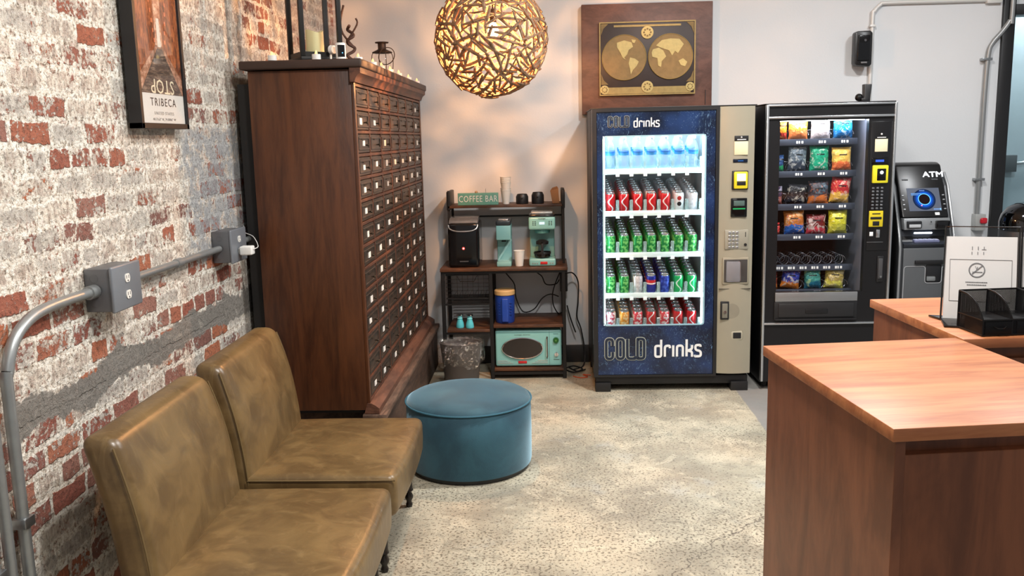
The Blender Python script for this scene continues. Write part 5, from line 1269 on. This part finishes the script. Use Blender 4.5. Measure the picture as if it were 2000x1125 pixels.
MB().box(A0+.175, A0+.27, 5.772, 5.777, .672, .785, .006).build('cash_tray', M_ad, lo); MB().box(A0+.18, A0+.235, 5.768, 5.774, .68, .71, .006).build('tray_lip', pm((120, 124, 126), .35), lo)
# ---------------------------------------------------------------- wall speaker, camera on snack machine, conduits
ws = thing('wall_speaker', 'small black speaker box mounted on the white wall above the snack machine', 'speaker', (3.66, 6.42, 2.08))
MB().prism([(3.600, 2.10), (3.612, 2.085), (3.70, 2.075), (3.716, 2.09), (3.716, 2.30), (3.70, 2.315), (3.612, 2.312), (3.600, 2.30)], 6.335, 6.41, 'xz', .008).build('housing', pm((22, 22, 24), .35), ws)
MB().box(3.63, 3.69, 6.41, 6.449, 2.14, 2.26).build('wall_bracket', M_black, ws)
o = MB().rbox((3.658, 6.334, 2.20), (.042, .006, .085), .006, 3, 3).build('front_cover', M_blackg, ws)
MB().box(3.64, 3.68, 6.325, 6.330, 2.098, 2.108).build('badge', pm((110, 110, 112), .4), ws); MB().cyl((3.665, 6.33, 2.25), (3.665, 6.326, 2.25), .008, n=12).build('sensor_dot', pm((80, 80, 84), .2), ws)
bc = thing('black_camera', 'small black camera on a stand on top of the snack machine', 'camera', (3.46, 5.75, 1.824))
MB().prism([(3.455, 1.824), (3.452, 1.845), (3.470, 1.845), (3.468, 1.93), (3.515, 1.93), (3.508, 1.845), (3.508, 1.824)], 5.735, 5.785, 'xz', .005).build('housing', M_black, bc)
MB().sphere((3.445, 5.76, 1.850), .024, 16).build('lens_ball', M_blackg, bc)
M_cw = pm((214, 213, 210), .45, .2, var=.03, name='painted_conduit')
c1 = thing('wall_conduit', 'white painted conduit rising behind the speaker and bending right along the wall top', 'conduit', (3.75, 6.43, 1.9))
MB().tube(smooth_path([(3.742, 6.43, 1.2), (3.742, 6.43, 1.9), (3.742, 6.43, 2.40), (3.752, 6.43, 2.45), (3.79, 6.43, 2.492), (3.84, 6.43, 2.503), (4.2, 6.43, 2.503), (4.52, 6.43, 2.503)], 6), .013, 12).build('pipe', M_cw, c1)
MB().box(3.722, 3.762, 6.412, 6.449, 2.345, 2.36, .002).build('pipe_clamp', M_cw, c1); MB().box(4.50, 4.60, 6.41, 6.449, 2.48, 2.525, .003).build('junction_end', M_cw, c1)
c2 = thing('bent_conduit', 'grey conduit curving down from the door frame to the red button box', 'conduit', (4.52, 6.42, 1))
MB().tube(smooth_path([(4.665, 6.40, 3.3), (4.665, 6.40, 2.42), (4.655, 6.405, 2.36), (4.61, 6.41, 2.29), (4.555, 6.415, 2.22), (4.532, 6.42, 2.14), (4.524, 6.42, 1.9), (4.522, 6.42, 1.5), (4.522, 6.42, 1.04)], 6), .016, 12).build('pipe', pm((150, 152, 152), .4, .5, var=.05), c2)
for z in (2.10, 1.28): MB().box(4.488, 4.555, 6.40, 6.449, z, z+.018, .003).build('pipe_clamp', M_steel, c2)
rb = thing('button_box', 'grey box with a red button at the foot of the wall conduit', 'switch', (4.53, 6.42, .93))
MB().box(4.50, 4.572, 6.385, 6.449, .93, 1.045, .004).build('box_body', pm((176, 178, 176), .4, .3), rb); MB().rbox((4.552, 6.375, 1.00), (.024, .012, .021), .012, 4, 3).build('red_button', pm((186, 30, 44), .3), rb)
hb = thing('hall_box', 'grey junction box with a pipe on the blue grey wall behind the glass', 'junction box', (5.10, 7.15, 1.38))
MB().box(5.02, 5.14, 7.13, 7.199, 1.30, 1.43, .004).build('box_body', pm((82, 86, 88), .5), hb); MB().tube(smooth_path([(5.14, 7.17, 1.365), (5.22, 7.17, 1.375), (5.28, 7.17, 1.43), (5.29, 7.17, 1.55), (5.29, 7.17, 3.3)], 5), .012, 10).build('pipe', pm((170, 174, 176), .4, .4), hb)
dmx, dmy = 4.42, 5.55
dd = thing('dome_canister', 'black canister with a polished dark chrome dome and ribbed hose at the right edge', 'canister', (dmx, dmy, 0))
MB().lathe([(.001, 0), (.15, 0), (.155, .02), (.155, 1.015), (.15, 1.025), (.001, 1.025)], (dmx, dmy, 0), 40).build('body', M_black, dd)
MB().lathe([(.156, 1.026), (.157, 1.075), (.145, 1.12), (.115, 1.16), (.07, 1.185), (.025, 1.195), (.001, 1.195)], (dmx, dmy, 0), 40, cap=False).build('dome_lid', pm((70, 72, 76), .06, 1), dd)
b = MB(); pr = []
for k in range(60): pr += [(.018, 1.19+k*.008), (.023, 1.194+k*.008)]
b.lathe(pr, (dmx+.03, dmy, 0), 16); b.build('ribbed_hose', pm((96, 98, 100), .4, .5), dd)
# ---------------------------------------------------------------- reception counters
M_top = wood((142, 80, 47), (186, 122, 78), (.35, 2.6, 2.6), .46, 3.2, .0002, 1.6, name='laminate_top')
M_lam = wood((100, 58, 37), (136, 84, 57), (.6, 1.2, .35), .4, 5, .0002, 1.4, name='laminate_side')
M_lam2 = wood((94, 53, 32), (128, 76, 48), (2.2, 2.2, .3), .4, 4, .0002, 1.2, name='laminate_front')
def counter(name, lab, ox, oy, rot, w, d, h, ov=.012):
    """origin = far left corner of the top, x right, y away from camera negative depth"""
    T_ = Matrix.Translation((ox, oy, 0)) @ Matrix.Rotation(rot, 4, 'Z')
    c = T_ @ Vector((w/2, -d/2, 0)); t_ = thing(name, lab, 'counter', c, rot)
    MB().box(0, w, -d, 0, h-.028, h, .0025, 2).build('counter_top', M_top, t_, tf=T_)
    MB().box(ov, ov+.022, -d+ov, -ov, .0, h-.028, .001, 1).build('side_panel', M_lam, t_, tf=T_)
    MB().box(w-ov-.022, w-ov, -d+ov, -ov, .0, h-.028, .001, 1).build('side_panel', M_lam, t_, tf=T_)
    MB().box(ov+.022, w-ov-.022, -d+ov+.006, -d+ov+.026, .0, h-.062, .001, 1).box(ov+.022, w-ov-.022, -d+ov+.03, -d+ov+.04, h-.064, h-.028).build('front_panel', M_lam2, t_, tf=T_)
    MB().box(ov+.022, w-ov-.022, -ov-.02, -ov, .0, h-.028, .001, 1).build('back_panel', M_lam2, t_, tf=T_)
    return t_
counter('reception_counter', 'nearest wooden reception counter block with an orange brown laminate top', 2.083, 2.418, R_(6.8), .555, .72, 1.07)
counter('reception_counter', 'rear wooden reception counter holding the sign holders and mesh organizer', 2.607, 3.085, R_(3.5), 1.5, .625, 1.07)
# things on the rear counter
M_acr = clear(name='acrylic', refl=.8); M_edge = pm((20, 20, 22), .25); M_ink = pm((120, 120, 122), .7); M_sheet = pm((226, 224, 222), .6, var=.02)
def holder(x, y, rot, lab, w=.208, h=.252, real=True):
    T_ = Matrix.Translation((x, y, 1.071)) @ Matrix.Rotation(rot, 4, 'Z')
    t_ = thing('sign_holder', lab, 'sign holder', T_.translation, rot, 'sign holders on the rear counter')
    MB().prism([(0, .006), (-.03, .055), (w+.01, .055), (w+.01, -.10), (.0, -.10)], 0, .006, 'xy', .001).build('base_plate', pm((16, 16, 18), .12), t_, tf=T_)
    lean = Matrix.Rotation(-R_(13), 4, 'X')
    T2 = T_ @ Matrix.Translation((0, .01, .006)) @ lean
    MB().tube([(0, 0, 0), (.008, 0, h+.03), (w, 0, h+.03), (w, 0, 0)], .0028, 6).build('frame_edge', M_edge, t_, tf=T2)
    MB().box(.004, w-.004, .001, .003, 0, h+.026).build('acrylic_panel', M_acr, t_, tf=T2)
    pp = thing('paper_notice', lab.replace('clear acrylic sign holder', 'white paper notice in the sign holder').replace('black edged', ''), 'notice', T2.translation, 0, 'paper notices on the rear counter')
    MB().box(.006, w-.005, .0045, .0055, .0, h).build('sheet', M_sheet, pp, tf=T2)
    b = MB(); b.ribbon([(.022, .055), (w-.018, .055), (w-.018, .182), (.022, .182)], .0008, .0030, .0045, True)
    b.build('printed_border', M_ink, pp, tf=T2)
    b = MB(); n = 32; cx_, cz_ = .096, .150
    b.ribbon([(cx_+.021*math.cos(2*PI*i/n), cz_+.021*math.sin(2*PI*i/n)) for i in range(n)], .003, .0030, .0045, True)
    b.ribbon([(cx_-.013, cz_-.012), (cx_+.014, cz_+.013)], .0028, .0030, .0045); b.ribbon([(cx_-.012, cz_-.006), (cx_+.015, cz_-.006)], .002, .0030, .0045); b.ribbon([(cx_-.004, cz_+.012), (cx_-.001, cz_+.002), (cx_+.002, cz_+.010)], .0015, .0030, .0045)
    b.build('no_smoking_symbol', M_ink, pp, tf=T2)
    b = MB(); random.seed(3)
    for r, (a, c) in enumerate(((.066, .124), (.070, .120))):
        q = a
        while q < c: l = random.uniform(.002, .005); b.box(q, q+l, .0030, .0045, .112-r*.008, .1145-r*.008); q += l+.0012
    b.build('printed_text', M_ink, pp, tf=T2)
    b = MB()
    for k in range(3):
        x_ = .082+k*.016; b.ribbon([(x_, .222), (x_, .212)], .0015, .0030, .0045); b.ribbon([(x_-.001, .206), (x_-.001, .198)], .0015, .0030, .0045)
    b.ribbon([(.108, .213), (.120, .213)], .001, .0030, .0045)
    b.build('printed_heading', M_ink, pp, tf=T2)
    return t_
holder(2.688, 2.71, R_(-18), 'left black edged clear acrylic sign holder with a no smoking notice')
holder(2.898, 2.655, R_(-12), 'right black edged clear acrylic sign holder, cut off by the frame edge')
def mat_mesh():
    t = NT('wire_mesh'); v = t.coord(); x, y, z = t.sep(v)
    k = 2*PI/.0042
    s = t.math('ADD', x, y); a = t.math('SINE', t.math('MULTIPLY', t.math('ADD', s, z), k)); b_ = t.math('SINE', t.math('MULTIPLY', t.math('SUBTRACT', s, z), k))
    m = t.math('GREATER_THAN', t.math('MULTIPLY', t.math('ADD', a, 1), t.math('ADD', b_, 1)), 0.6)
    p = t.bsdf(lin((22, 22, 24)), .4, .4); t.put(p.inputs['Alpha'], t.math('SUBTRACT', 1, m)); return t.m
M_mesh = mat_mesh()
T_ = Matrix.Translation((2.708, 2.488, 1.0715)) @ Matrix.Rotation(R_(6), 4, 'Z')
og = thing('desk_organizer', 'black wire mesh desk organizer on the rear counter', 'organizer', T_.translation, R_(6))
ow, od, oh = .30, .125, .110
m = MB()
m.box(0, ow, od-.001, od, 0, oh); m.box(0, ow, 0, .001, 0, .045)
curve = [(0, .045), (.012, .06), (.03, .082), (.055, .098), (.085, .107), (od, oh)]
for x in (0, .085, .175, ow): m.prism([(0, 0)]+curve+[(od, 0)], x, x+.001, 'yz')
m.box(0, ow, 0, od, .044, .045)
m.build('mesh_panels', M_mesh, og, tf=T_)
m = MB(); r = .0028
for x in (0, .085, .175, ow): m.tube([(x, y, z) for y, z in curve], r, 6); m.tube([(x, 0, 0), (x, 0, .045)], r, 6); m.tube([(x, od, 0), (x, od, oh)], r, 6)
for (y, z) in ((0, .045), (od, oh), (0, .002), (od, .002)): m.tube([(0, y, z), (ow, y, z)], r, 6)
for x in (0, ow): m.tube([(x, 0, .002), (x, od, .002)], r, 6); m.tube([(x, 0, .045), (x, od, .045)], r*.7, 6)
m.build('wire_frame', pm((18, 18, 20), .35, .4), og, tf=T_)
for i in range(2):
    o = MB().box(.006+i*.092, .083+i*.092+.005, -.002, .10, .004, .041, .002).build('drawer', M_mesh, og, tf=T_)
    MB().tube([(.03+i*.095, -.003, .026), (.04+i*.095, -.009, .022), (.055+i*.095, -.009, .022), (.065+i*.095, -.003, .026)], .002, 6).build('drawer_pull', M_blackg, o, tf=T_)
MB().box(0, ow, 0, od, 0, .002).build('bottom_plate', M_black, og, tf=T_)
